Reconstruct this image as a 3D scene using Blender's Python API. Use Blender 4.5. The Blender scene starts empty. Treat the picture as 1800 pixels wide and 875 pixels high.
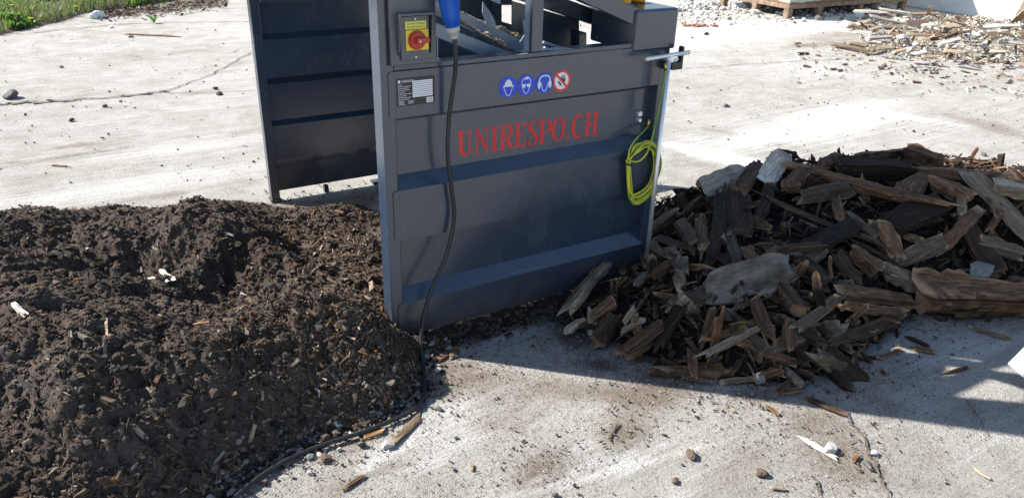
import bpy, bmesh, math, random
import numpy as np
from mathutils import Vector, Matrix

random.seed(7)
RNG = np.random.default_rng(11)
S = bpy.context.scene
COL = S.collection
rad = math.radians

# ---------------------------------------------------------------- camera, sky, sun, exposure
CR = np.array([[0.85685748, -0.20062855, 0.47491415],
               [-0.5149643, -0.37708919, 0.76981525],
               [0.02463808, -0.90418578, -0.42642823]])      # rows: world axes, columns: right, down, forward
CP = np.array([-0.9269597, -2.3408299, 1.6])
FOC = 1350.0
cd = bpy.data.cameras.new('camera')
cd.sensor_width = 36.0
cd.lens = FOC / 1800 * 36.0
cd.clip_start, cd.clip_end = 0.05, 500
cam = bpy.data.objects.new('camera', cd)
COL.objects.link(cam)
mw = Matrix.Identity(4)
for i in range(3):
    mw[i][0], mw[i][1], mw[i][2], mw[i][3] = CR[i, 0], -CR[i, 1], -CR[i, 2], CP[i]
cam.matrix_world = mw
S.camera = cam

SUN_AZ = np.array([0.733, -0.680])          # the way shadows fall on the ground
SUN_EL = 40.0
W = bpy.data.worlds.new('World')
S.world = W
W.use_nodes = True
wn = W.node_tree.nodes
sky = wn.new('ShaderNodeTexSky')
sky.sky_type = 'NISHITA'
sky.sun_disc = False
sky.sun_elevation = rad(SUN_EL)
sky.sun_rotation = math.atan2(-SUN_AZ[0], -SUN_AZ[1])
sky.air_density, sky.dust_density, sky.ozone_density = 1.0, 0.6, 1.2
wn['Background'].inputs['Strength'].default_value = 0.09
W.node_tree.links.new(sky.outputs[0], wn['Background'].inputs[0])
sl = bpy.data.lights.new('sun', 'SUN')
sl.energy = 5.0
sl.angle = rad(0.53)
sl.color = (1.0, 0.965, 0.90)
so = bpy.data.objects.new('sun', sl)
COL.objects.link(so)
sd = Vector((SUN_AZ[0] * math.cos(rad(SUN_EL)), SUN_AZ[1] * math.cos(rad(SUN_EL)), -math.sin(rad(SUN_EL))))
so.rotation_euler = sd.to_track_quat('-Z', 'Y').to_euler()
so.location = (-4, 4, 6)
S.view_settings.view_transform = 'Standard'
S.view_settings.look = 'None'
S.view_settings.exposure = 1.32
S.view_settings.gamma = 1.0
S.view_settings.use_curve_mapping = False
S.render.engine = 'CYCLES'
S.cycles.max_bounces = 6
S.cycles.use_denoising = True

# ---------------------------------------------------------------- surveying helpers (photo point -> place)
def ray(px, py):
    v = np.array([px - 900, py - 437.5, FOC])
    return CR @ (v / np.linalg.norm(v))
def G(px, py, z=0.0):
    d = ray(px, py)
    return CP + d * ((z - CP[2]) / d[2])
def PY(px, py, y=0.0):
    d = ray(px, py)
    return CP + d * ((y - CP[1]) / d[1])
def mpp(p):                                   # metres per photo pixel at p
    return float((CR.T @ (np.asarray(p) - CP))[2]) / FOC

# ---------------------------------------------------------------- noise
def _h(ix, iy, iz, seed):
    h = (ix.astype(np.int64) * 374761393 + iy.astype(np.int64) * 668265263 + iz.astype(np.int64) * 1440670441 + seed * 974634777) & 0xffffffff
    h = ((h ^ (h >> 13)) * 1274126177) & 0xffffffff
    h = ((h ^ (h >> 15)) * 2246822519) & 0xffffffff
    return ((h ^ (h >> 16)) & 0xffffff) / float(0xffffff)
def vnoise(x, y, z=None, seed=0):
    x = np.asarray(x, float); y = np.asarray(y, float)
    z = np.zeros_like(x) if z is None else np.asarray(z, float)
    fx, fy, fz = np.floor(x), np.floor(y), np.floor(z)
    u, v, w = x - fx, y - fy, z - fz
    u, v, w = u*u*(3-2*u), v*v*(3-2*v), w*w*(3-2*w)
    r = 0
    for a in (0, 1):
        for b in (0, 1):
            for c in (0, 1):
                r = r + _h(fx+a, fy+b, fz+c, seed) * (u if a else 1-u) * (v if b else 1-v) * (w if c else 1-w)
    return r * 2 - 1
def fbm(x, y, z=None, oct=4, seed=0, gain=0.5):
    r = 0; a = 1.0; t = 0
    for o in range(oct):
        k = 2.03 ** o
        r = r + a * vnoise(np.asarray(x)*k, np.asarray(y)*k, None if z is None else np.asarray(z)*k, seed + o*17)
        t += a; a *= gain
    return r / t
def sstep(a, b, x):
    t = np.clip((x - a) / (b - a), 0, 1)
    return t * t * (3 - 2 * t)
def poly_dist(x, y, P):                       # signed distance, positive inside
    P = np.asarray(P, float)
    d = np.full(np.shape(x), 1e9); ins = np.zeros(np.shape(x), bool)
    for i in range(len(P)):
        a, b = P[i], P[(i+1) % len(P)]
        e = b - a
        t = np.clip(((x-a[0])*e[0] + (y-a[1])*e[1]) / (e @ e), 0, 1)
        d = np.minimum(d, np.hypot(x - a[0] - t*e[0], y - a[1] - t*e[1]))
        if a[1] != b[1]:
            c = ((a[1] > y) != (b[1] > y)) & (x < (b[0]-a[0]) * (y-a[1]) / (b[1]-a[1]) + a[0])
            ins ^= c
    return np.where(ins, d, -d)

# ---------------------------------------------------------------- materials
MATS = {}
class NB:
    def __init__(self, name):
        self.m = bpy.data.materials.new(name); self.m.use_nodes = True
        self.t = self.m.node_tree; self.b = self.t.nodes['Principled BSDF']
        MATS[name] = self.m
    def n(self, typ, **kw):
        nd = self.t.nodes.new(typ)
        for k, v in kw.items():
            if k in nd.inputs: 
                nd.inputs[k].default_value = v
            else: setattr(nd, k, v)
        return nd
    def l(self, a, b): self.t.links.new(a, b)
    def coord(self, scale=(1, 1, 1), rot=(0, 0, 0), kind='Object'):
        tc = self.n('ShaderNodeTexCoord'); mp = self.n('ShaderNodeMapping')
        mp.inputs['Scale'].default_value = scale; mp.inputs['Rotation'].default_value = rot
        self.l(tc.outputs[kind], mp.inputs[0]); return mp.outputs[0]
    def noise(self, co, scale, detail=4, rough=0.55, dist=0.0):
        nz = self.n('ShaderNodeTexNoise'); nz.inputs['Scale'].default_value = scale
        nz.inputs['Detail'].default_value = detail; nz.inputs['Roughness'].default_value = rough
        nz.inputs['Distortion'].default_value = dist
        self.l(co, nz.inputs['Vector']); return nz.outputs['Fac']
    def ramp(self, fac, stops):
        r = self.n('ShaderNodeValToRGB'); e = r.color_ramp.elements
        while len(e) < len(stops): e.new(0.5)
        for q, (p, c) in zip(e, stops):
            q.position = p; q.color = (*c, 1) if len(c) == 3 else c
        self.l(fac, r.inputs[0]); return r.outputs[0]
    def gramp(self, fac, a, b):
        return self.ramp(fac, [(a, (0, 0, 0)), (b, (1, 1, 1))])
    def mix(self, fac, a, b, mode='MIX'):
        m = self.n('ShaderNodeMix', data_type='RGBA', blend_type=mode)
        for s, v in ((m.inputs[0], fac), (m.inputs[6], a), (m.inputs[7], b)):
            if isinstance(v, (int, float)): s.default_value = v
            elif isinstance(v, tuple): s.default_value = (*v, 1) if len(v) == 3 else v
            else: self.l(v, s)
        return m.outputs[2]
    def math(self, op, a, b=None):
        m = self.n('ShaderNodeMath', operation=op)
        for s, v in ((m.inputs[0], a), (m.inputs[1], b)):
            if v is None: continue
            if isinstance(v, (int, float)): s.default_value = v
            else: self.l(v, s)
        return m.outputs[0]
    def bump(self, h, strength=0.3, dist=0.01):
        bp = self.n('ShaderNodeBump'); bp.inputs['Strength'].default_value = strength
        bp.inputs['Distance'].default_value = dist
        self.l(h, bp.inputs['Height']); self.l(bp.outputs[0], self.b.inputs['Normal'])
    def base(self, c):
        if isinstance(c, tuple): self.b.inputs['Base Color'].default_value = (*c, 1)
        else: self.l(c, self.b.inputs['Base Color'])
    def rough(self, v):
        if isinstance(v, (int, float)): self.b.inputs['Roughness'].default_value = v
        else: self.l(v, self.b.inputs['Roughness'])

def simple(name, c, rough=0.6, metal=0.0, var=0.12, scale=30, bump=0.0, spec=0.5):
    k = NB(name)
    co = k.coord()
    f = k.noise(co, scale, 4)
    k.base(k.ramp(f, [(0.3, tuple(max(0, q*(1-var)) for q in c)), (0.7, tuple(min(1, q*(1+var)) for q in c))]))
    k.rough(rough); k.b.inputs['Metallic'].default_value = metal
    k.b.inputs['Specular IOR Level'].default_value = spec
    if bump: k.bump(f, bump, 0.004)
    return k.m

def wood(name, tones, grain=1.0, bump=1.0):
    k = NB(name)
    co = k.coord((3.5, 60, 60)); co2 = k.coord((6, 11, 11))
    g = k.noise(co, 2.2*grain, 6, 0.65, 0.6)
    bl = k.noise(co2, 1.6, 4, 0.6)
    oi = k.n('ShaderNodeObjectInfo')
    c1 = k.ramp(g, [(0.30, tones[0]), (0.52, tones[1]), (0.72, tones[2])])
    c2 = k.mix(k.gramp(bl, 0.42, 0.68), c1, tones[3])
    br = k.n('ShaderNodeMapRange'); br.inputs[3].default_value = 0.45; br.inputs[4].default_value = 1.75
    k.l(oi.outputs['Random'], br.inputs[0])
    fb = k.noise(k.coord((5, 190, 190)), 2.0, 3, 0.6)
    c2 = k.mix(k.math('MULTIPLY', k.gramp(fb, 0.52, 0.62), 0.65), c2, tuple(q*0.45 for q in tones[0]))
    ge = k.n('ShaderNodeNewGeometry'); worn_lit_edge = k.math('MULTIPLY', k.gramp(k.math('ADD', ge.outputs['Pointiness'], k.math('MULTIPLY', k.math('SUBTRACT', bl, 0.5), 0.12)), 0.54, 0.64), 0.55)  # pale worn edges; also puts the light on rims into the colour
    c2 = k.mix(worn_lit_edge, c2, tuple(min(.5, q*1.5+.02) for q in tones[2]))
    c3 = k.mix(1.0, c2, br.outputs[0], 'MULTIPLY')
    k.base(c3); k.rough(0.85); k.b.inputs['Specular IOR Level'].default_value = 0.25
    k.bump(k.math('ADD', g, k.math('MULTIPLY', fb, 0.5)), bump, 0.008)
    return k.m

wood('wood_dark', [(0.012, 0.008, 0.005), (0.052, 0.028, 0.016), (0.160, 0.095, 0.055), (0.024, 0.015, 0.010)])
wood('wood_brown', [(0.024, 0.013, 0.007), (0.125, 0.064, 0.032), (0.325, 0.190, 0.102), (0.055, 0.030, 0.017)])
wood('wood_grey', [(0.036, 0.024, 0.016), (0.170, 0.115, 0.072), (0.380, 0.275, 0.185), (0.080, 0.055, 0.038)])
wood('wood_pale', [(0.110, 0.074, 0.046), (0.310, 0.235, 0.156), (0.500, 0.405, 0.290), (0.180, 0.122, 0.080)])
wood('wood_slab', [(0.270, 0.215, 0.160), (0.480, 0.405, 0.315), (0.580, 0.505, 0.405), (0.180, 0.122, 0.080)])
wood('wood_orange', [(0.060, 0.028, 0.012), (0.200, 0.098, 0.036), (0.350, 0.190, 0.078), (0.090, 0.046, 0.022)])
wood('wood_white', [(0.300, 0.270, 0.230), (0.480, 0.440, 0.380), (0.600, 0.560, 0.500), (0.380, 0.330, 0.270)])
for n_, c_ in (('dark', (.034, .023, .016)), ('brown', (.085, .053, .032)), ('grey', (.135, .108, .084)), ('pale', (.27, .21, .15)), ('orange', (.17, .085, .034)), ('white', (.46, .42, .36))):
    simple('chip_'+n_, c_, 0.9, var=0.45, scale=70, bump=0.5, spec=0.2)
def stone(name, a, b, c, bump=0.7):
    k = NB(name); co = k.coord()
    f = k.noise(co, 45, 6, 0.65); f2 = k.noise(co, 14, 3)
    k.base(k.mix(k.gramp(f2, 0.4, 0.65), k.ramp(f, [(0.32, a), (0.68, b)]), c)); k.rough(0.9)
    k.b.inputs['Specular IOR Level'].default_value = 0.25
    k.bump(f, bump, 0.004)
stone('stone_grey', (0.09, 0.088, 0.085), (0.25, 0.245, 0.235), (0.17, 0.16, 0.15))
stone('stone_pale', (0.28, 0.26, 0.24), (0.50, 0.48, 0.45), (0.36, 0.33, 0.29))
stone('stone_brown', (0.06, 0.042, 0.032), (0.16, 0.115, 0.088), (0.10, 0.07, 0.05))
stone('stone_dark', (0.05, 0.048, 0.046), (0.17, 0.165, 0.16), (0.10, 0.097, 0.092))
stone('stone_white', (0.55, 0.56, 0.58), (0.75, 0.76, 0.78), (0.5, 0.5, 0.5))
stone('terracotta', (0.26, 0.17, 0.125), (0.42, 0.30, 0.24), (0.36, 0.26, 0.2))
stone('brick_red', (0.25, 0.09, 0.05), (0.45, 0.18, 0.10), (0.35, 0.2, 0.13))

def soil(name, a, b, c):
    k = NB(name); co = k.coord(kind='Object')
    f = k.noise(co, 130, 6, 0.75); f2 = k.noise(co, 3.2, 3); f3 = k.noise(co, 420, 3, 0.75)
    base = k.mix(k.gramp(f2, 0.42, 0.62), k.ramp(f, [(0.3, a), (0.7, b)]), c)
    spk = k.mix(k.gramp(f3, 0.62, 0.72), base, (0.27, 0.22, 0.18))
    k.base(spk); k.rough(0.95); k.b.inputs['Specular IOR Level'].default_value = 0.2
    k.bump(k.math('ADD', f, k.math('MULTIPLY', f3, 0.6)), 1.0, 0.012)
soil('soil', (0.044, 0.033, 0.026), (0.185, 0.145, 0.118), (0.078, 0.057, 0.044))
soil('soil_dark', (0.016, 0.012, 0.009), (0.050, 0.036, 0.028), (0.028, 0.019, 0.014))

def paint(name, c, rough=0.38):
    k = NB(name); co = k.coord()
    f = k.noise(co, 5, 5); f2 = k.noise(co, 260, 2)
    dust = k.gramp(k.noise(co, 7, 7, 0.75), 0.50, 0.82)
    c1 = k.mix(k.math('MULTIPLY', dust, 0.10), k.ramp(f, [(0.3, tuple(q*0.90 for q in c)), (0.7, tuple(q*1.10 for q in c))]), (0.20, 0.19, 0.18))
    # mud thrown up near the ground, and a few scratches
    tc = k.n('ShaderNodeTexCoord'); sx = k.n('ShaderNodeSeparateXYZ'); k.l(tc.outputs['Object'], sx.inputs[0])
    lo = k.n('ShaderNodeMapRange'); lo.inputs[1].default_value = 0.30; lo.inputs[2].default_value = 0.02; k.l(sx.outputs[2], lo.inputs[0])
    sp = k.gramp(k.math('ADD', k.math('MULTIPLY', lo.outputs[0], 0.30), k.noise(co, 46, 6, 0.8)), 0.62, 0.74)
    c2 = k.mix(k.math('MULTIPLY', sp, 0.55), c1, (0.075, 0.055, 0.042))
    sc = k.math('MULTIPLY', k.gramp(k.noise(k.coord((1.2, 1, 150), (0, rad(24), 0)), 2.0, 2, 0.4), 0.735, 0.75), k.gramp(k.noise(co, 3.1, 2), 0.52, 0.6))
    k.base(k.mix(k.math('MULTIPLY', sc, 0.5), c2, (0.30, 0.30, 0.31)))
    k.rough(k.math('ADD', k.math('ADD', k.math('MULTIPLY', f, 0.14), k.math('MULTIPLY', dust, 0.16)), rough - 0.09))
    k.b.inputs['Specular IOR Level'].default_value = 1.0
    k.bump(k.math('ADD', k.math('MULTIPLY', f2, 0.06), k.noise(co, 3.5, 2)), 0.06, 0.01)
paint('slate_paint', (0.023, 0.039, 0.066), 0.25)
paint('sunlit_slate_paint', (0.150, 0.200, 0.270), 0.30)  # lit copy of the slate paint: sunlight put into the colour
paint('cabinet_paint', (0.045, 0.053, 0.072), 0.42)
simple('black_rubber', (0.014, 0.014, 0.015), 0.42, var=0.25, scale=60)
simple('black_metal', (0.02, 0.021, 0.024), 0.4)
simple('steel', (0.78, 0.78, 0.78), 0.42, 0.75, 0.08, 20)
simple('brass', (0.6, 0.42, 0.16), 0.35, 1.0)
simple('plug_blue', (0.010, 0.095, 0.52), 0.35, var=0.05)
simple('plug_grey', (0.40, 0.41, 0.40), 0.5, var=0.06)
simple('switch_yellow', (0.78, 0.53, 0.02), 0.4, var=0.04)
simple('label_yellow', (0.70, 0.68, 0.10), 0.5, var=0.03)
simple('switch_red', (0.42, 0.035, 0.015), 0.35, var=0.05)
simple('cap_yellow', (0.80, 0.36, 0.012), 0.45, var=0.08)
simple('sign_blue', (0.012, 0.06, 0.56), 0.4, var=0.04)
simple('sign_red', (0.62, 0.045, 0.03), 0.4, var=0.04)
simple('sign_white', (0.72, 0.72, 0.75), 0.45, var=0.04)
simple('letter_red', (0.68, 0.020, 0.022), 0.45, var=0.15, scale=12)
simple('ink', (0.012, 0.012, 0.014), 0.5, var=0.0)
simple('plate_black', (0.016, 0.016, 0.019), 0.35, var=0.1)
simple('wire_green', (0.045, 0.26, 0.03), 0.4, var=0.1)
simple('wire_yellow', (0.62, 0.56, 0.04), 0.4, var=0.1)
simple('white_sheet', (0.34, 0.35, 0.36), 0.5, var=0.15, scale=9)
simple('granules', (0.30, 0.235, 0.175), 0.95, var=0.4, scale=160, bump=0.6)
simple('dandelion', (0.80, 0.58, 0.01), 0.7)
def leafm(name, a, b):
    k = NB(name); oi = k.coord(); f = k.noise(oi, 14, 3)
    k.base(k.ramp(f, [(0.3, a), (0.7, b)])); k.rough(0.55)
    tl = k.n('ShaderNodeBsdfTranslucent'); tl.inputs['Color'].default_value = (*[min(1, q*1.1) for q in b], 1)
    ms = k.n('ShaderNodeMixShader'); ms.inputs[0].default_value = 0.32
    k.l(k.b.outputs[0], ms.inputs[1]); k.l(tl.outputs[0], ms.inputs[2]); k.l(ms.outputs[0], k.t.nodes['Material Output'].inputs[0])
leafm('grass', (0.065, 0.115, 0.022), (0.17, 0.23, 0.055))
leafm('leaf', (0.05, 0.125, 0.014), (0.14, 0.25, 0.038))
leafm('dry_grass', (0.16, 0.12, 0.07), (0.34, 0.27, 0.17))
simple('bark', (0.13, 0.115, 0.085), 0.9, var=0.4, scale=25, bump=0.8)
def rusty():
    k = NB('rusty_paint'); co = k.coord(); f = k.noise(co, 2.2, 6, 0.65); g = k.noise(co, 18, 5, 0.7)
    sep = k.n('ShaderNodeSeparateXYZ'); tc = k.n('ShaderNodeTexCoord'); k.l(tc.outputs['Object'], sep.inputs[0])
    low = k.n('ShaderNodeMapRange'); low.inputs[1].default_value = 0.235; low.inputs[2].default_value = 0.17
    k.l(sep.outputs[2], low.inputs[0])
    m = k.gramp(k.math('ADD', k.math('MULTIPLY', low.outputs[0], 0.35), f), 0.56, 0.68)
    k.base(k.mix(m, k.ramp(g, [(0.3, (0.36, 0.38, 0.34)), (0.7, (0.50, 0.51, 0.45))]), k.ramp(g, [(0.3, (0.10, 0.05, 0.028)), (0.7, (0.24, 0.13, 0.07))])))
    k.rough(0.7); k.bump(g, 0.3, 0.01)
rusty()
simple('rust', (0.21, 0.145, 0.10), 0.9, var=0.5, scale=14, bump=0.5)
k = NB('plaster'); co = k.coord(); f = k.noise(co, 6, 6, 0.65)
k.base(k.ramp(f, [(0.3, (0.62, 0.62, 0.61)), (0.7, (0.80, 0.80, 0.79))])); k.rough(0.9); k.bump(f, 0.4, 0.02)

def ground_mat():
    k = NB('concrete_ground')
    co = k.coord()
    at = k.n('ShaderNodeAttribute', attribute_name='stain'); at.attribute_type = 'GEOMETRY'
    sp = k.n('ShaderNodeSeparateColor'); k.l(at.outputs['Color'], sp.inputs[0])
    big = k.noise(co, 0.7, 5, 0.6); mid = k.noise(co, 4.0, 7, 0.68); patch = k.noise(co, 1.9, 6, 0.66, 0.8)
    fine = k.noise(co, 85, 6, 0.78); grit = k.noise(co, 210, 4, 0.8)
    st1 = k.noise(k.coord((1.3, 42, 1), (0, 0, rad(12))), 1.0, 6, 0.7, 0.4)       # drag marks
    st2 = k.noise(k.coord((0.7, 13, 1), (0, 0, rad(8))), 1.0, 5, 0.65, 0.6)
    st3 = k.noise(k.coord((1.0, 26, 1), (0, 0, rad(80))), 1.0, 3, 0.5, 0.3)       # raked finish at the right
    c = k.ramp(mid, [(0.30, (0.270, 0.245, 0.212)), (0.50, (0.395, 0.370, 0.332)), (0.70, (0.510, 0.487, 0.450))])
    c = k.mix(k.math('MULTIPLY', k.gramp(big, 0.42, 0.62), 0.45), c, (0.475, 0.455, 0.42))
    c = k.mix(k.math('MULTIPLY', k.gramp(st2, 0.50, 0.70), 0.35), c, (0.27, 0.225, 0.18))
    c = k.mix(k.math('MULTIPLY', k.gramp(st1, 0.52, 0.70), 0.40), c, (0.56, 0.55, 0.53))
    c = k.mix(k.math('MULTIPLY', k.math('MULTIPLY', at.outputs['Alpha'], k.gramp(st3, 0.46, 0.60)), 0.45), c, (0.55, 0.53, 0.49))
    # brown sawdust, in painted spots and in a weaker all-over patchwork
    bm = k.math('ADD', sp.outputs[0], k.math('MULTIPLY', k.gramp(patch, 0.47, 0.66), 0.38))
    bmask = k.gramp(k.math('ADD', bm, k.math('MULTIPLY', k.math('SUBTRACT', k.math('ADD', fine, k.math('MULTIPLY', mid, 0.6)), 0.8), 1.5)), 0.30, 0.95)
    c = k.mix(k.math('MULTIPLY', bmask, 0.85), c, k.ramp(grit, [(0.34, (0.095, 0.065, 0.042)), (0.52, (0.20, 0.150, 0.108)), (0.68, (0.34, 0.285, 0.225))]))
    # chalky dust with ragged edges
    wm = k.math('ADD', sp.outputs[2], k.math('ADD', k.math('MULTIPLY', k.math('SUBTRACT', st1, 0.5), 1.4), k.math('MULTIPLY', k.math('SUBTRACT', fine, 0.5), 1.1)))
    c = k.mix(k.math('MULTIPLY', k.gramp(wm, 0.30, 1.0), 0.88), c, (0.66, 0.65, 0.62))
    # dark soil trodden into the slab
    dm = k.math('ADD', sp.outputs[1], k.math('MULTIPLY', k.math('SUBTRACT', k.math('ADD', fine, mid), 1.0), 1.6))
    c = k.mix(k.math('MULTIPLY', k.gramp(dm, 0.30, 0.85), 0.93), c, k.ramp(grit, [(0.35, (0.034, 0.024, 0.018)), (0.7, (0.130, 0.098, 0.076))]))
    # pores and grains
    c = k.mix(k.math('MULTIPLY', k.gramp(fine, 0.54, 0.61), 0.62), c, (0.13, 0.108, 0.088))
    c = k.mix(k.math('MULTIPLY', k.gramp(grit, 0.54, 0.62), 0.60), c, (0.12, 0.10, 0.085))
    c = k.mix(k.math('MULTIPLY', k.ramp(grit, [(0.30, (1, 1, 1)), (0.43, (0, 0, 0))]), 0.40), c, (0.62, 0.61, 0.59))
    k.base(c); k.rough(0.92); k.b.inputs['Specular IOR Level'].default_value = 0.25
    h = k.math('ADD', k.math('MULTIPLY', fine, 0.8), k.math('MULTIPLY', grit, 0.45))
    k.bump(k.math('ADD', h, k.math('MULTIPLY', st1, 0.4)), 1.0, 0.018)
ground_mat()
simple('crack_fill', (0.10, 0.082, 0.065), 0.95, var=0.5, scale=70, bump=0.6)

# ---------------------------------------------------------------- mesh helpers
def link(name, me, mats, parent=None):
    if isinstance(mats, str): mats = [mats]
    for m in mats: me.materials.append(MATS[m])
    o = bpy.data.objects.new(name, me); COL.objects.link(o)
    if parent is not None:
        o.parent = parent
        if parent.type == 'EMPTY': o.matrix_parent_inverse = Matrix.Translation(-Vector(parent.location))
    return o
def tag(o, label=None, cat=None, group=None, kind=None):
    if label: o['label'] = label
    if cat: o['category'] = cat
    if group: o['group'] = group
    if kind: o['kind'] = kind
    return o
def empty(name, loc=(0, 0, 0)):
    o = bpy.data.objects.new(name, None); COL.objects.link(o); o.location = loc
    o.empty_display_size = 0.05
    return o
def np_mesh(name, V, F, mi=None, smooth=False):
    """V (n,3), F (m,k) uniform polygons"""
    V = np.asarray(V, np.float32); F = np.asarray(F, np.int32)
    me = bpy.data.meshes.new(name)
    me.vertices.add(len(V)); me.vertices.foreach_set('co', V.ravel())
    k = F.shape[1]
    me.loops.add(F.size); me.loops.foreach_set('vertex_index', F.ravel())
    me.polygons.add(len(F))
    me.polygons.foreach_set('loop_start', np.arange(0, F.size, k, dtype=np.int32))
    if mi is not None: me.polygons.foreach_set('material_index', np.asarray(mi, np.int32))
    me.polygons.foreach_set('use_smooth', np.full(len(F), smooth, bool))
    me.update(calc_edges=True); me.validate()
    return me
class MB:
    def __init__(self): self.v = []; self.f = []; self.mi = []; self.sm = []
    def add(self, V, F, mi=0, sm=False):
        b = len(self.v)
        self.v += [tuple(float(c) for c in p) for p in V]
        for q in F: self.f.append([b + i for i in q]); self.mi.append(mi); self.sm.append(sm)
        return self
    def box(self, x0, x1, y0, y1, z0, z1, mi=0):
        V = [(x, y, z) for z in (z0, z1) for y in (y0, y1) for x in (x0, x1)]
        return self.add(V, [(0,2,3,1), (4,5,7,6), (0,1,5,4), (2,6,7,3), (0,4,6,2), (1,3,7,5)], mi)
    def prism(self, P, y0, y1, mi=0):           # polygon in x,z pushed along y
        n = len(P)
        V = [(p[0], y0, p[1]) for p in P] + [(p[0], y1, p[1]) for p in P]
        return self.add(V, [tuple(range(n)), tuple(reversed(range(n, 2*n)))] + [(i, i+n, (i+1) % n + n, (i+1) % n) for i in range(n)], mi)
    def bar(self, a, b, w, h, up=(0, 0, 1), mi=0):
        a, b, up = Vector(a), Vector(b), Vector(up)
        d = (b - a).normalized(); s = d.cross(up).normalized(); u = s.cross(d)
        V = [p + s*(i*w/2) + u*(j*h/2) for p in (a, b) for i, j in ((-1,-1), (1,-1), (1,1), (-1,1))]
        return self.add(V, [(0,3,2,1), (4,5,6,7), (0,1,5,4), (1,2,6,5), (2,3,7,6), (3,0,4,7)], mi)
    def tube(self, pts, r, n=10, mi=0, cap=True, smi=None, twist=0.0):
        pts = [Vector(p) for p in pts]; rs = r if isinstance(r, (list, tuple)) else [r]*len(pts)
        V = []; prev = None
        for i, p in enumerate(pts):
            t = (pts[min(i+1, len(pts)-1)] - pts[max(i-1, 0)]).normalized()
            if prev is None:
                a = Vector((0, 0, 1)) if abs(t.z) < 0.9 else Vector((1, 0, 0))
                prev = t.cross(a).normalized()
            s = (prev - t * prev.dot(t)).normalized(); prev = s
            u = t.cross(s)
            for j in range(n):
                an = 2*math.pi*j/n
                V.append(p + (s*math.cos(an) + u*math.sin(an))*rs[i])
        b = len(self.v); self.v += [tuple(v) for v in V]
        for i in range(len(pts)-1):
            for j in range(n):
                self.f.append([b+i*n+j, b+i*n+(j+1) % n, b+(i+1)*n+(j+1) % n, b+(i+1)*n+j])
                m = mi
                if smi is not None and ((j + twist*i) % n) < n*0.30: m = smi
                self.mi.append(m); self.sm.append(True)
        if cap:
            self.f.append([b+j for j in reversed(range(n))]); self.mi.append(mi); self.sm.append(False)
            e = b + (len(pts)-1)*n
            self.f.append([e+j for j in range(n)]); self.mi.append(mi); self.sm.append(False)
        return self
    def mesh(self, name):
        me = bpy.data.meshes.new(name); me.from_pydata(self.v, [], self.f)
        me.polygons.foreach_set('material_index', self.mi); me.polygons.foreach_set('use_smooth', self.sm)
        me.update(); return me
    def build(self, name, mats, parent=None, bevel=0.0):
        o = link(name, self.mesh(name), mats, parent)
        if bevel:
            m = o.modifiers.new('bevel', 'BEVEL'); m.width = bevel; m.segments = 2
            m.limit_method = 'ANGLE'; m.angle_limit = rad(40)
        return o
def catmull(P, n=8):
    P = [np.array(p, float) for p in P]; P = [2*P[0]-P[1]] + P + [2*P[-1]-P[-2]]
    out = []
    for i in range(1, len(P)-2):
        for k in range(n):
            t = k/n
            out.append(0.5*((2*P[i]) + (P[i+1]-P[i-1])*t + (2*P[i-1]-5*P[i]+4*P[i+1]-P[i+2])*t*t + (3*P[i]-P[i-1]-3*P[i+1]+P[i+2])*t**3))
    out.append(P[-2]); return out
def ico(sub):
    bm = bmesh.new(); bmesh.ops.create_icosphere(bm, subdivisions=sub, radius=1.0)
    V = np.array([v.co[:] for v in bm.verts]); F = np.array([[v.index for v in f.verts] for f in bm.faces]); bm.free()
    return V, F
ICO = {s: ico(s) for s in (1, 2, 3)}
def blobs(name, C, R, mats, mi, sub=1, squash=0.75, jag=0.28, smooth=False):
    """many small lumps in one mesh"""
    V, F = ICO[sub]; n = len(C)
    A = RNG.normal(size=(n, 3, 3)); Q = np.linalg.qr(A)[0]
    sc = R[:, None] * RNG.uniform(0.65, 1.25, (n, 3))
    P = V[None] * (1 + RNG.uniform(-jag, jag, (n, len(V), 1))) * sc[:, None, :]
    P = np.einsum('nvi,nij->nvj', P, Q); P[..., 2] *= squash
    P = P + C[:, None, :]
    FF = F[None] + (np.arange(n) * len(V))[:, None, None]
    return link(name, np_mesh(name, P.reshape(-1, 3), FF.reshape(-1, 3), np.repeat(mi, len(F)), smooth), mats)
CUBE = np.array([(x, y, z) for x in (-1, 1) for y in (-1, 1) for z in (-1, 1)], float)
CUBEF = np.array([(0,1,3,2), (4,6,7,5), (0,4,5,1), (2,3,7,6), (0,2,6,4), (1,5,7,3)])
def unit(v): return v / np.maximum(np.linalg.norm(v, axis=-1, keepdims=True), 1e-9)
def chips(name, C, D, N, L, Wd, T, mats, mi):
    """many flat splinters in one mesh: centre, long axis, face normal, sizes"""
    n = len(C); D = unit(D); B = unit(np.cross(N, D)); N2 = np.cross(D, B)
    sx = CUBE[:, 0]
    P = np.repeat(CUBE[None], n, 0)
    tap = RNG.uniform(0.25, 1.0, (n, 2))
    tp = np.where(sx[None] > 0, tap[:, :1], tap[:, 1:])
    P[..., 1] *= tp; P[..., 2] *= (0.5 + 0.5*tp)
    P = P * (1 + RNG.uniform(-0.18, 0.18, P.shape))
    P = P[..., :1]*(L/2)[:, None, None]*D[:, None] + P[..., 1:2]*(Wd/2)[:, None, None]*B[:, None] + P[..., 2:3]*(T/2)[:, None, None]*N2[:, None]
    P = P + C[:, None]
    FF = CUBEF[None] + (np.arange(n)*8)[:, None, None]
    return link(name, np_mesh(name, P.reshape(-1, 3), FF.reshape(-1, 4), np.repeat(mi, 6)), mats)

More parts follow.
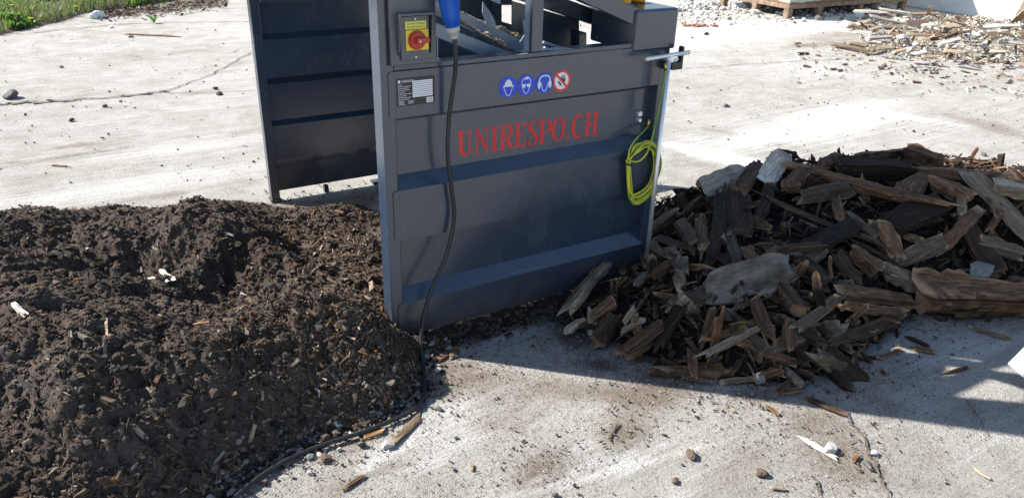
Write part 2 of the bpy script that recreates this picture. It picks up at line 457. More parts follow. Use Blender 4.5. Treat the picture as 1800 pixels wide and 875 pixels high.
def rock_mesh(r, seed, sub=3, squash=(1, 0.8, 0.65), cut=0.35):
    V, F = ICO[sub]; V = V.copy()
    n1 = fbm(V[:, 0]*1.3+seed, V[:, 1]*1.3, V[:, 2]*1.3, 3, seed)
    V = V * (1 + 0.38*n1 + 0.10*vnoise(V[:, 0]*4, V[:, 1]*4, V[:, 2]*4, seed+5))[:, None]
    rr = np.random.default_rng(seed)
    for _ in range(6):                         # broken facets
        d = unit(rr.normal(size=3)); s = V @ d; lim = rr.uniform(0.5, 0.8)
        V = V - np.clip(s - lim, 0, None)[:, None] * d
    V = V * np.array(squash) * r
    V[:, 2] = np.maximum(V[:, 2], -cut*r)
    V[:, 2] -= V[:, 2].min()
    return np_mesh('rock', V, F, None, False)

def wood_mesh(L, Wd, T, seed, ends=(0.12, 0.12), taper=(1, 1), bend=0.03, nx=14, nr=14, rough=0.10, curve=None):
    """a weathered splinter, plank or log along x: ribbed along the grain, ragged at both broken ends"""
    rr = np.random.default_rng(seed)
    a = np.linspace(0, 2*np.pi, nr, endpoint=False) + rr.uniform(-0.1, 0.1, nr)
    e = rr.uniform(3.5, 9)
    cy = np.sign(np.cos(a))*np.abs(np.cos(a))**(2/e); cz = np.sign(np.sin(a))*np.abs(np.sin(a))**(2/e)
    rib = 1 + rr.uniform(-1, 0.7, nr)*rough*1.9
    t = np.linspace(0, 1, nx)
    prof = taper[0] + (taper[1]-taper[0])*t + rr.uniform(-1, 1)*0.12*np.sin(np.pi*t)
    prof = prof * (1 + 0.10*vnoise(t*5+seed*3.1, t*0+seed, seed=seed))
    V = np.zeros((nx, nr, 3))
    j0 = 0.6 - np.minimum(rr.exponential(0.7, nr), 1.8); j1 = np.minimum(rr.exponential(0.7, nr), 1.8) - 0.6
    j0 = (j0 + np.roll(j0, 1)*0.5) + 0.9*np.cos(a+rr.uniform(0, 6)); j1 = (j1 + np.roll(j1, 1)*0.5) + 0.9*np.cos(a+rr.uniform(0, 6))
    by, bz, tw = rr.uniform(-1, 1)*bend*L, rr.uniform(-1, 1)*bend*L, rr.uniform(-0.5, 0.5)
    for i in range(nx):
        x = (t[i]-0.5)*L
        w0 = max(0, 1-t[i]/0.22); w1 = max(0, (t[i]-0.78)/0.22)
        xs = x + j0*w0*ends[0]*L + j1*w1*ends[1]*L
        sh0 = 1 - 0.30*w0**3*rr.uniform(0.2, 1); sh1 = 1 - 0.30*w1**3*rr.uniform(0.2, 1)
        lump = 1 + 1.3*rough*vnoise(np.full(nr, t[i]*L*34 + seed), a*2.2, np.full(nr, seed*1.7), seed+3)
        ry = cy*Wd/2*prof[i]*rib*lump*sh0*sh1; rz = cz*T/2*(0.4+0.6*prof[i])*rib*lump*sh0*sh1
        c_, s_ = math.cos(tw*(t[i]-0.5)), math.sin(tw*(t[i]-0.5))
        k = math.sin(np.pi*t[i])
        V[i, :, 0] = xs; V[i, :, 1] = ry*c_ - rz*s_ + by*k; V[i, :, 2] = ry*s_ + rz*c_ + bz*k
    n = nx*nr
    F = [(i*nr+j, i*nr+(j+1) % nr, (i+1)*nr+(j+1) % nr, (i+1)*nr+j) for i in range(nx-1) for j in range(nr)]
    c0 = V[0].mean(0); c1 = V[-1].mean(0)
    VV = np.vstack([V.reshape(-1, 3), c0[None], c1[None]])
    F = [list(q) for q in F] + [[(j+1) % nr, j, n] for j in range(nr)] + [[(nx-1)*nr+j, (nx-1)*nr+(j+1) % nr, n+1] for j in range(nr)]
    me = bpy.data.meshes.new('wood'); me.from_pydata(VV.tolist(), [], F); me.update()
    return me
def place(o, c, d, nrm):
    d = unit(np.asarray(d, float)); b = unit(np.cross(nrm, d)); n = np.cross(d, b)
    M = Matrix.Identity(4)
    for i in range(3):
        M[i][0], M[i][1], M[i][2], M[i][3] = d[i], b[i], n[i], c[i]
    o.matrix_world = M
    return o

# ================================================================ THE SETTING
# footprints and surfaces of the two heaps (used by the ground stains too)
DIRT_FOOT = [G(790,602)[:2], G(748,640)[:2], G(738,690)[:2], G(690,722)[:2], G(604,755)[:2], G(512,786)[:2], G(432,832)[:2], (-0.80,-0.56), (-1.1,-0.66), (-1.6,-0.72),
             (-2.3,-0.6), (-2.9,0.2), (-2.9,1.6), (-2.2,2.2), (-1.35,2.06), G(85,376)[:2], G(200,370)[:2], G(300,368)[:2], G(420,356)[:2], G(500,366)[:2], G(580,362)[:2], (0.42,1.42), (0.5,0.8), (0.30,0.30), (0.14,0.03), (0.10,-0.02), (0.19,-0.05)]
DPK = [(-0.39,1.16,0.15,0.20), (-1.27,1.55,0.17,0.22), (-0.43,-0.20,0.13,0.20), (-0.12,-0.10,0.12,0.14), (-1.00,0.15,0.12,0.30), (-1.5,0.6,0.13,0.35), (-0.95,-0.22,0.10,0.20),
       (-0.47,0.58,-0.13,0.15), (-0.85,0.80,-0.07,0.14), (-0.36,-0.02,0.05,0.10), (-0.62,-0.08,0.05,0.12), (-0.66,0.92,-0.05,0.12), (-0.25,0.45,-0.06,0.2), (0.25,0.85,-0.16,0.30), (-0.95,0.95,-0.05,0.18), (0.0,1.2,-0.12,0.2), (-1.9,0.9,0.15,0.5), (-0.75,-0.05,-0.05,0.10)]
def HD(x, y, detail=True):
    x = np.asarray(x, float); y = np.asarray(y, float)
    d = poly_dist(x, y, DIRT_FOOT) + 0.035*fbm(x*5, y*5, None, 3, 4)
    cap = np.full(x.shape, 0.165)
    for px, py, a, s in DPK: cap = cap + a*np.exp(-((x-px)**2+(y-py)**2)/(2*s*s))
    cap = cap + 0.075*fbm(x*3.4, y*3.4, None, 2, 21)
    cap = np.maximum(cap, 0.02)
    front = sstep(0.5, -0.3, y)
    cap = cap + 0.035*fbm(x*7.5, y*7.5, None, 2, 23)
    lin = d*(0.42 + 0.75*front)
    k = 0.05
    h = -k*np.log(np.exp(-lin/k) + np.exp(-cap/k))
    h = np.where(d > 0, np.maximum(h, -0.02), -0.02 + 0.5*np.maximum(d, -0.05))
    if detail:
        m = sstep(0.0, 0.12, d)
        h = h + m*(0.030*fbm(x*9, y*9, None, 3, 8) + 0.020*(0.35-np.abs(fbm(x*19, y*19, None, 3, 31)))*2 + 0.011*fbm(x*48, y*48, None, 3, 55))
    return h
WOOD_FOOT = [(0.66,-0.10), (0.74,-0.40), (0.80,-0.62), (1.0,-0.84), (1.15,-0.96), (1.38,-0.97), (1.62,-0.90), (2.02,-0.86), (2.3,-1.0), (2.8,-1.35), (3.6,-1.3), (4.0,-0.5), (3.7,0.15), (2.9,0.52), (2.3,0.72), (1.75,0.62), (1.45,0.36), (1.28,0.08), (1.0,-0.05)]
def HW(x, y, detail=True):
    x = np.asarray(x, float); y = np.asarray(y, float)
    d = poly_dist(x, y, WOOD_FOOT) + 0.04*fbm(x*4, y*4, None, 2, 14)
    t = (x-1.15)*0.733 + (y+0.9)*0.68
    cap = np.clip(0.10 + 0.165*np.clip(t, -0.3, 1.45), 0.07, 0.34) - 0.03*sstep(2.7, 3.6, x)
    cap = cap + 0.045*fbm(x*3.1, y*3.1, None, 3, 33)
    lin = d*0.75
    k = 0.035
    h = -k*np.log(np.exp(-lin/k) + np.exp(-cap/k))
    h = np.where(d > 0, np.maximum(h, -0.02), -0.02 + 0.5*np.maximum(d, -0.05))
    if detail: h = h + sstep(0, 0.1, d)*(0.022*fbm(x*16, y*16, None, 3, 70))
    return h
def HMAX(x, y, detail=True): return np.maximum(np.maximum(HD(x, y, detail), HW(x, y, detail)), 0.0)
def on(px, py, H=HMAX, lift=0.0):
    """where the sight line of a photo point meets the heap or the ground"""
    d = ray(px, py)
    z0 = (0.75-CP[2])/d[2]; z1 = (lift-CP[2])/d[2]
    t = np.linspace(z0, z1, 400)
    P = CP + t[:, None]*d
    hit = P[:, 2] <= np.maximum(H(P[:, 0], P[:, 1]), 0) + lift
    i = int(np.argmax(hit)) if hit.any() else len(t)-1
    return P[i]
def nrm_of(H, x, y, e=0.03):
    gx = (H(x+e, y, False)-H(x-e, y, False))/(2*e); gy = (H(x, y+e, False)-H(x, y-e, False))/(2*e)
    return unit(np.stack([-gx, -gy, np.ones_like(gx)], -1))

# ---- ground: one sheet, fine near the machine, out past the horizon
def axis(a, b, step, far, grow=1.16):
    c = list(np.arange(a, b, step)); s = step; lo, hi = [], []
    v = c[-1]
    while v < far: s *= grow; v += s; hi.append(v)
    s = step; v = a
    while v > -far: s *= grow; v -= s; lo.append(v)
    return np.array(lo[::-1] + c + hi)
gx, gy = axis(-2.4, 5.0, 0.022, 150), axis(-1.9, 3.6, 0.022, 150)
GXX, GYY = np.meshgrid(gx, gy)
gz = 0.006*fbm(GXX*1.7, GYY*1.7, None, 3, 2)*sstep(12, 4, np.hypot(GXX, GYY))
gz = np.where(np.hypot(GXX, GYY) < 12, gz - 0.004, -0.004)
nx_, ny_ = len(gx), len(gy)
ii = np.arange(nx_*ny_).reshape(ny_, nx_)
GF = np.stack([ii[:-1, :-1], ii[:-1, 1:], ii[1:, 1:], ii[1:, :-1]], -1).reshape(-1, 4)
gm = np_mesh('ground', np.stack([GXX, GYY, gz], -1).reshape(-1, 3), GF, None, True)
stain = np.zeros((ny_, nx_, 4))
stain[..., 3] = sstep(.95, 1.5, GXX)*sstep(-.7, -1.1, GYY)
def blot(px, py, rx, ry, ang, amt, ch, q=1.0):
    c = G(px, py); a = rad(ang); X = GXX-c[0]; Y = GYY-c[1]
    u = X*math.cos(a)+Y*math.sin(a); v = -X*math.sin(a)+Y*math.cos(a)
    wob = 1 + 0.5*fbm(GXX*4/q, GYY*4/q, None, 3, int(px)+int(py))
    stain[..., ch] += amt*np.exp(-((u/rx)**2+(v/ry)**2)*wob*1.2)
def streak(x0, y0, x1, y1, w, amt, ch):
    a, b = G(x0, y0)[:2], G(x1, y1)[:2]; e = b-a; L2 = e @ e
    t = np.clip(((GXX-a[0])*e[0]+(GYY-a[1])*e[1])/L2, 0, 1)
    d = np.hypot(GXX-a[0]-t*e[0], GYY-a[1]-t*e[1])
    ww = w*(0.55+0.45*np.sin(np.pi*np.clip(t, .05, .95)))*(1+0.35*fbm(GXX*9, GYY*9, None, 2, int(x0)))
    stain[..., ch] += amt*sstep(1.5, 0.1, d/ww)*(.75+.5*fbm(GXX*5, GYY*5, None, 3, 77))
for s_ in [(840,885,1320,762,.030,1.0,2), (905,850,1180,775,.012,.9,2), (700,690,860,640,.03,.5,2), (830,655,900,640,.02,.5,2), (950,790,1010,760,.06,.5,2), (770,580,880,575,.05,.8,2), (880,565,960,540,.06,.8,2), (560,860,640,820,.06,.8,2), (640,820,720,770,.03,.8,2),
           (1180,255,1420,310,.14,.9,2), (1500,190,1690,220,.12,.7,2), (1400,80,1700,70,.2,.5,0), (1240,225,1450,270,.10,.6,0), (1680,205,1800,240,.2,.7,0)]: streak(*s_)
for s_ in [(1620,640,1760,600,.10,.6,2), (1500,700,1640,690,.08,.4,2), (860,600,980,560,.07,.7,2), (990,600,1040,585,.06,.5,2)]: streak(*s_)
# 0 brown sawdust, 1 dark soil, 2 chalk
for b in [(1100,760,.16,.09,20,.9,0), (950,820,.16,.08,20,.8,0), (830,660,.12,.10,0,.55,0), (1010,680,.25,.07,-40,.55,0), (1130,690,.15,.08,-30,.6,0),
          (1290,820,.2,.08,10,.45,0), (1480,800,.12,.16,-70,.6,0), (1650,650,.3,.12,-30,.35,0), (1420,740,.12,.06,0,.5,0), (600,850,.12,.07,20,.7,0), (700,800,.1,.06,30,.6,0),
          (1580,800,.25,.2,20,.25,0), (900,720,.3,.1,25,.35,0), (220,100,.9,.1,6,.5,0), (330,165,.30,.06,0,.9,0), (130,255,.28,.06,0,.7,0), (115,200,.2,.06,0,.6,0), (60,285,.4,.04,8,.6,0),
          (560,360,.4,.12,0,.8,0), (620,345,.25,.1,0,.5,0), (250,350,.35,.05,0,.6,0), (1480,60,1.0,.4,0,.7,0), (1650,90,1.2,.4,0,.7,0), (1420,80,.6,.15,0,.5,0), (1740,140,1.0,.1,-10,.45,0), (1560,120,.8,.1,-10,.35,0),
          (800,600,.14,.06,-10,.9,1), (930,565,.25,.05,0,.9,1), (1010,590,.10,.14,0,.9,1), (1050,640,.12,.06,-40,.7,1), (1150,660,.12,.06,-40,.6,1), (1330,690,.14,.06,-20,.5,1), (1280,660,.2,.06,-20,.5,1), (770,690,.04,.10,-10,.6,1),
                    (1400,230,1.0,.2,0,.9,2), (1260,60,1.8,.6,0,1.0,2), (1500,190,.9,.15,0,.7,2), (200,330,.9,.2,0,.6,2), (330,260,.6,.15,0,.6,2), (1480,30,1.5,.3,0,.6,2)]:
    blot(*b)
dd = poly_dist(GXX, GYY, DIRT_FOOT); stain[..., 1] += 1.2*sstep(-0.07, 0.05, dd + 0.05*fbm(GXX*9, GYY*9, None, 3, 9))
stain[..., 0] += 0.55*sstep(-0.16, 0.0, dd + 0.10*fbm(GXX*6, GYY*6, None, 3, 19))
dw = poly_dist(GXX, GYY, WOOD_FOOT); stain[..., 1] += 0.9*sstep(-0.05, 0.10, dw + 0.08*fbm(GXX*7, GYY*7, None, 3, 29))
stain[..., 0] += 0.35*sstep(-0.30, 0.0, dw + 0.15*fbm(GXX*5, GYY*5, None, 3, 39))
stain[..., 2] += 0.42*np.maximum(sstep(1.3, 2.6, GYY), sstep(2.2, 3.6, GXX+0.6*GYY))*(0.7+0.9*fbm(GXX*.7, GYY*.7, None, 3, 88))
stain[..., 0] += 0.14*sstep(0.1, -0.3, GYY)*sstep(1.5, .8, GXX)*(0.7+1.2*fbm(GXX*3.0, GYY*3.0, None, 4, 89))
stain[..., 2] += 0.75*sstep(.08, .55, fbm(GXX*2.3, GYY*3.6, None, 4, 188))*sstep(.3, -.2, GYY)*sstep(1.9, 1.2, GXX)
stain = np.clip(stain, 0, 1)
ca = gm.attributes.new('stain', 'FLOAT_COLOR', 'POINT'); ca.data.foreach_set('color', stain.reshape(-1).astype(np.float32))
ground = tag(link('ground', gm, 'concrete_ground'), kind='structure')

# ---- cracks: crumbled joints filled with grit
def crack(pts, w, seed):
    P = np.array([G(*p)[:2] for p in pts]); Q = np.array(catmull([(*p, 0) for p in P], 14))[:, :2]
    t = np.arange(len(Q))
    Q = Q + 0.5*w*np.stack([vnoise(t*0.6, t*0, seed=seed)*3, vnoise(t*0.6, t*0+9, seed=seed)*3], -1)
    d = unit(np.gradient(Q, axis=0)); n = np.stack([-d[:, 1], d[:, 0]], -1)
    hw = w*(0.55+0.45*vnoise(t*0.9, t*0+3, seed=seed+1))[:, None]
    hw2 = w*(0.55+0.45*vnoise(t*0.9, t*0+5, seed=seed+2))[:, None]
    A, B = Q+n*hw, Q-n*hw2
    V = np.concatenate([np.c_[A, np.full(len(A), 0.0045)], np.c_[B, np.full(len(B), 0.0045)]])
    m = len(Q); F = [(i, i+1, m+i+1, m+i) for i in range(m-1)]
    tag(link('ground_crack', np_mesh('ground_crack', V, F), 'crack_fill'), kind='structure')
crack([(0,184),(60,180),(140,175),(230,168),(290,162)], .028, 1)
crack([(285,163),(340,143),(390,122),(440,92)], .010, 2)
crack([(290,163),(340,164),(460,159)], .007, 3)
crack([(60,58),(130,50),(240,42),(330,40),(440,38)], .016, 4)
crack([(0,288),(90,278),(160,268),(240,258)], .007, 5)
crack([(1195,121),(1300,114),(1420,107),(1520,102)], .010, 6)
crack([(1478,722),(1510,760),(1530,800),(1548,840),(1560,880)], .007, 7)
crack([(1425,838),(1436,856),(1442,885)], .006, 8)
crack([(410,92),(425,85),(452,84)], .008, 9)
crack([(440,14),(380,18),(300,30)], .010, 10)
crack([(1695,700),(1720,735),(1735,765)], .0035, 11)

# ================================================================ THE MACHINE
mach = tag(empty('wood_shredding_machine', (0.62, 0.85, 0)), 'slate grey steel machine with ribbed side panels and red lettering', 'machine')
Yf = 0.0
# ribbed side panels: sheet pressed in flats and recesses
ZB = [(1.045, -0.004), (0.890, -0.004), (0.868, 0.042), (0.675, 0.042), (0.631, -0.004), (0.438, -0.004), (0.420, 0.042), (0.230, 0.042), (0.182, -0.004), (0.042, -0.004)]
def sheet(x0, x1):
    mb = MB(); n = len(ZB)
    V = [(x, y+o, z) for o in (0, 0.004) for x in (x0, x1) for z, y in ZB]
    F = []
    for i in range(n-1):
        F.append((i, i+1, n+i+1, n+i)); F.append((2*n+i, 3*n+i, 3*n+i+1, 2*n+i+1))
    for k in (0, 1):
        a, b = (0, 2*n) if k == 0 else (n, 3*n)
        for i in range(n-1): F.append((a+i, b+i, b+i+1, a+i+1) if k == 0 else (a+i, a+i+1, b+i+1, b+i))
    F.append((0, n, 3*n, 2*n)); F.append((n-1, 3*n-1, 4*n-1, 2*n-1))
    mb.add(V, F)
    for z0, z1 in ((0.890, 1.045), (0.438, 0.631), (0.042, 0.182)):     # flats lap over the corner post
        mb.prism([(0.0245, z0+.008), (0.032, z0), (x0-0.0005, z0), (x0-0.0005, z1), (0.032, z1), (0.0245, z1-.008)], -0.0045, -0.0005)
        mb.box(x1+0.0005, x1+0.03, -0.0045, -0.0005, z0, z1)
    return mb
panel = sheet(0.0465, 1.190).build('side_panel', 'slate_paint', mach)
panel['label'] = 'ribbed side panel carrying red lettering and round safety signs'
far = sheet(0.0465, 1.190).build('side_panel', 'slate_paint', mach)
far.scale = (1, -1, 1); far.location = (0, 2*0.85+0.03-0.0, 0)
far.matrix_parent_inverse = Matrix.Translation(-Vector(mach.location))
far['label'] = 'plain ribbed side panel of the far side'
YF = 1.73
def member(name, boxes, mat='slate_paint', bevel=0.003):
    mb = MB()
    for b in boxes: mb.box(*b)
    return mb.build(name, mat, mach, bevel)
member('corner_post', [(0, 0.046, 0.0, 0.075, 0.015, 2.30)])
member('corner_post', [(1.1905, 1.235, 0.0, 0.05, 0.015, 1.03)])
member('corner_post', [(0, 0.046, YF-0.05, YF, 0.015, 1.75)])
member('corner_post', [(1.1905, 1.235, YF-0.05, YF, 0.015, 1.75)])
for x, y in ((0.023, 0.025), (0.023, YF-0.025), (1.213, 0.025), (1.213, YF-0.025), (0.62, YF-0.02)):
    member('foot', [(x-0.030, x+0.030, y-0.03, y+0.03, 0.0, 0.0145)])
member('foot', [(0.30, 0.325, YF-0.04, YF-0.01, 0.0, 0.041)])
member('top_rail', [(0.0465, 1.19, -0.0005, 0.055, 1.047, 1.064)], bevel=0.002)
member('top_rail', [(0.0465, 1.19, YF-0.055, YF, 1.047, 1.064)], bevel=0.002)
member('upright', [(0.577, 0.622, 0.0, 0.055, 1.0645, 1.475)])
# sloped beams falling to the end box
def sloped(name, a, b, w, h, mat='slate_paint'):
    mb = MB(); mb.bar(a, b, w, h); return mb.build(name, mat, mach, 0.003)
sloped('sloping_beam', (0.30, 0.025, 1.455), (1.06, 0.025, 1.155), 0.05, 0.062)
sloped('sloping_beam', (0.62, 0.330, 1.262), (1.27, 0.330, 1.055), 0.05, 0.062)
# end cross beams
member('cross_beam', [(0.0, 0.046, 0.0755, YF-0.0505, 1.262, 1.33)])
member('cross_beam', [(1.19, 1.235, 0.30, YF-0.0505, 1.55, 1.62)])
# end box with rounded bend
mb = MB(); prof = []
mb.box(1.036, 1.250, -0.012, 0.275, 1.030, 1.188)
mb.build('end_box', 'slate_paint', mach, 0.010)
# unseen body and side plate above the frame, added to cast the machine's shadow
mb = MB(); HF = [(.62, .06), (1.2, .06), (1.2, 1.66), (.46, 1.66), (.46, .35)]
mb.add([(x, y, z) for z in (1.33, 2.42) for x, y in HF], [(4,3,2,1,0), (5,6,7,8,9)] + [(i, (i+1) % 5, (i+1) % 5+5, i+5) for i in range(5)])
mb.build('shade_hopper', 'slate_paint', mach)
cx_, cz_ = np.meshgrid(np.arange(.0475, 1.03, .0085), np.arange(1.21, 2.30, .0085))
hole = np.maximum.reduce([poly_dist(cx_, cz_, P) for P in ([(.271,1.545), (.489,1.545), (.43,1.66), (.395,1.685), (.302,1.72)], [(.19,1.79), (.30,1.735), (.56,1.70), (.56,1.92), (.19,1.95)], [(.585,1.51), (.66,1.53), (.66,1.59), (.585,1.61)])])  # openings shaped to let sun onto the ground and the white sheet
ok = (hole < 0) & ((cz_ > 1.445-.398*(cx_-.30)) | (cx_ < .31)) & (cz_ > 1.4365)
n0, n1 = cx_.shape; ii = np.arange(n0*n1).reshape(n0, n1)
F = np.stack([ii[:-1, :-1], ii[:-1, 1:], ii[1:, 1:], ii[1:, :-1]], -1).reshape(-1, 4); F = F[ok.reshape(-1)[F].all(1)]
usp = link('shade_side_plate', np_mesh('shade_side_plate', np.stack([cx_, 0*cx_+.006, cz_], -1).reshape(-1, 3), F), 'slate_paint', mach)
so_ = usp.modifiers.new('thick', 'SOLIDIFY'); so_.thickness = .006
mb = MB(); EP = [(0.0755, 1.3305), (0.54, 1.3305), (0.54, 1.95), (0.46, 1.92), (0.0755, 1.68)]
mb.add([(x, y, z) for x in (0.010, 0.016) for y, z in EP], [(4,3,2,1,0), (5,6,7,8,9)] + [(i, (i+1) % 5, (i+1) % 5+5, i+5) for i in range(5)])
mb.build('shade_end_plate', 'slate_paint', mach)  # unseen, added to block sun coming through the open left end
member('shade_end_wall', [(1.200, 1.206, 0.06, YF-0.0505, 0.10, 0.70)])  # added out of sight to block sun passing under the upper body

# inner conveyor trough: floor, back wall with two windows, tilted plates
def wall_y(pxs, y): return [(PY(px, py, y)[0], PY(px, py, y)[2]) for px, py in pxs]
yw = 0.365; yv = 0.60
def wp(name, pxs, y=yw, t=0.006, mat='slate_paint'):
    mb = MB(); mb.prism(wall_y(pxs, y), y, y+t); return mb.build(name, mat, mach)
wp('trough_wall', [(770,-25),(882,-25),(882,160),(770,160)], yv)
wp('trough_wall', [(882.3,-25),(900,-25),(900,9.5),(882.3,9.5)], yv)
wp('trough_wall', [(882.3,38.5),(900,43.5),(900,160),(882.3,160)], yv)
wp('trough_wall', [(900.3,2),(1018,36),(1018,160),(900.3,160)])
wp('trough_wall', [(1018.3,88),(1061,88),(1061,160),(1018.3,160)])
wp('trough_wall', [(1061.3,50),(1150,77),(1150,112),(1061.3,112)])
wp('window_jamb', [(868,6),(881.5,8),(881.5,36),(868,32)], yv-0.03, 0.028)
wp('window_jamb', [(1018,54),(1031,58),(1031,87.5),(1018,87.5)], yw-0.03, 0.028)
wp('upright', [(1037,14),(1059,22),(1059,47),(1037,40)], 0.33, 0.04)
sloped('tray_rail', PY(742,44,.16), PY(915,112,.16), 0.03, 0.046, 'sunlit_slate_paint')
sloped('tray_rail', PY(742,6,.25), PY(935,92,.25), 0.05, 0.05, 'sunlit_slate_paint')
mb = MB(); a, b, c_, d_ = PY(742,30,.165), PY(905,108,.165), PY(905,84,.245), PY(742,12,.245)
mb.add([a, b, c_, d_, *(np.array([a, b, c_, d_])-[0, 0, .006])], [(0,1,2,3), (7,6,5,4), (0,4,5,1), (1,5,6,2), (2,6,7,3), (3,7,4,0)])
mb.build('tray_floor', 'slate_paint', mach)
wp('guide_blade', [(849,4),(862,22),(870,37),(873,52),(879,56),(854,47),(854,38),(848,22)], .22, 0.004, 'sunlit_slate_paint')
wp('guide_blade', [(920,34),(925,44),(926,74),(914,74),(922,62)], .20, 0.004, 'sunlit_slate_paint')
wp('guide_plate', [(850,-12),(880,-12),(880,8),(866,3)], .30, 0.005, 'sunlit_slate_paint')
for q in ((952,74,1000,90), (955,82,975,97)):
    sloped('inner_rail', PY(q[0], q[1], .12), PY(q[2], q[3], .12), 0.03, 0.012, 'sunlit_slate_paint')
member('trough_floor', [(0.32, 1.19, 0.0555, 0.36, 0.90, 0.906)])
# wood granules lying on the tray
def granule_strip(p0, p1, w, n, h):
    t = RNG.uniform(0, 1, n); v = RNG.normal(0, 0.35, n)
    p0, p1 = np.array(p0), np.array(p1)
    C = p0 + (p1-p0)*t[:, None]; C[:, 1] += v*w
    C[:, 2] += h*np.exp(-(v*2)**2)*RNG.uniform(0, 1, n)*(0.6+0.6*vnoise(t*9, t*0, seed=n))
    return C
C = np.vstack([granule_strip(PY(790,28,.16), PY(889,84,.17), .025, 1300, .018), granule_strip(PY(790,16,.25), PY(925,72,.25), .018, 1300, .016), granule_strip(PY(905,-3,.33), PY(1035,36,.33), .012, 500, .008)])
tag(blobs('wood_granules', C, RNG.uniform(.0025, .006, len(C)), ['granules', 'wood_pale'], RNG.integers(0, 2, len(C))), 'crushed wood granules lying along the tray inside the machine', 'granules', kind='stuff')

# control cabinet with the master switch
cab = MB().box(0.0305, 0.192, -0.022, -0.0005, 1.066, 1.435).build('control_cabinet', 'cabinet_paint', mach, 0.004)
member('cabinet_gap', [(0.024, 0.030, -0.0015, 0.0, 1.066, 1.435)], 'black_metal', 0)
yb = -0.022
hood = MB()
hood.prism([(0.053, 1.232), (0.170, 1.232), (0.170, 1.226), (0.053, 1.226)], yb-0.030, yb-0.0005)
hood.add([(0.053, yb-.0005, 1.2255), (0.053, yb-.030, 1.2255), (0.053, yb-.012, 1.112), (0.053, yb-.0005, 1.100), (0.058, yb-.0005, 1.2255), (0.058, yb-.030, 1.2255), (0.058, yb-.012, 1.112), (0.058, yb-.0005, 1.100)],
         [(0,3,2,1), (4,5,6,7), (0,1,5,4), (1,2,6,5), (2,3,7,6), (3,0,4,7)])
hood.add([(0.165, yb-.0005, 1.2255), (0.165, yb-.030, 1.2255), (0.165, yb-.012, 1.112), (0.165, yb-.0005, 1.100), (0.170, yb-.0005, 1.2255), (0.170, yb-.030, 1.2255), (0.170, yb-.012, 1.112), (0.170, yb-.0005, 1.100)],
         [(0,3,2,1), (4,5,6,7), (0,1,5,4), (1,2,6,5), (2,3,7,6), (3,0,4,7)])
hood.build('switch_hood', 'cabinet_paint', cab)
MB().prism([(0.062, 1.086), (0.160, 1.086), (0.1625, 1.222), (0.061, 1.222)], yb-0.010, yb-0.0005).build('switch_box', 'cabinet_paint', cab, 0.002)
yp = yb-0.010
def ring_poly(cx, cz, r, n=28, a0=0, a1=2*math.pi, rz=None):
    rz = rz or r
    return [(cx+r*math.cos(a0+(a1-a0)*i/n), cz+rz*math.sin(a0+(a1-a0)*i/n)) for i in range(n if abs(a1-a0) > 6.28 else n+1)]
MB().prism([(0.078, 1.115), (0.157, 1.115), (0.157, 1.179), (0.078, 1.179)], yp-0.003, yp-0.0003).build('switch_face', 'switch_yellow', cab, 0.0008)
kn = MB(); kn.prism(ring_poly(0.115, 1.147, 0.0305), yp-0.008, yp-0.0034); kn.prism(ring_poly(0.115, 1.147, 0.0255), yp-0.014, yp-0.0082)
kn.prism([(0.106, 1.138), (0.150, 1.141), (0.151, 1.155), (0.106, 1.158)], yp-0.030, yp-0.0142)
kn.build('switch_knob', 'switch_red', cab, 0.0012)
for x, z, ya, yc in ((0.112, 1.212, .003, .0003), (0.112, 1.093, .003, .0003), (0.115, 1.147, .0325, .0302)): MB().prism(ring_poly(x, z, 0.0032, 12), yp-ya, yp-yc).build('screw_head', 'sign_white', cab)
ln = MB()
for x0, x1, z0, z1 in ((0.078, 0.100, 1.0985, 1.0993), (0.0992, 0.100, 1.0993, 1.114), (0.128, 0.150, 1.0985, 1.0993), (0.128, 0.1288, 1.0993, 1.114), (0.113, 0.1146, 1.098, 1.107)): ln.prism([(x0, z0), (x1, z0), (x1, z1), (x0, z1)], yp-0.0006, yp-0.0001)
ln.build('cover_seams', 'ink', cab)

def text(name, s, x, z, size, y, mat, parent, width=None, align='LEFT', depth=0.0002):
    fc = bpy.data.curves.new(name, 'FONT'); fc.body = s; fc.size = size; fc.align_x = align; fc.fill_mode = 'FRONT'; fc.resolution_u = 3
    to = bpy.data.objects.new('tmp', fc); COL.objects.link(to)
    dg = bpy.context.evaluated_depsgraph_get()
    me = bpy.data.meshes.new_from_object(to.evaluated_get(dg)); COL.objects.unlink(to); bpy.data.objects.remove(to)
    n = len(me.vertices); co = np.zeros(n*3); me.vertices.foreach_get('co', co); co = co.reshape(-1, 3)
    fs = [list(p.vertices) for p in me.polygons]
    if width: co[:, 0] *= width/max(1e-6, co[:, 0].max()-co[:, 0].min())
    V = np.stack([x+co[:, 0], np.full(n, y), z+co[:, 1]], -1)
    return V, fs
def text_part(name, items, y, mat, parent):
    mb = MB()
    for s, x, z, size, w in items:
        V, F = text('t', s, x, z, size, y, mat, parent, w)
        mb.add(V, F)
    return mb.build(name, mat, parent)
sl_ = MB().prism([(0.0775, 1.1815), (0.1505, 1.1815), (0.1505, 1.2055), (0.0775, 1.2055)], yp-0.0012, yp-0.0003).build('switch_label', 'label_yellow', cab)
text_part('switch_lettering', [('HLAVNÍ VYPÍNAČ', 0.0825, 1.1950, 0.0092, 0.063), ('MASTER SWITCH', 0.0825, 1.1845, 0.0092, 0.063)], yp-0.0015, 'ink', cab)
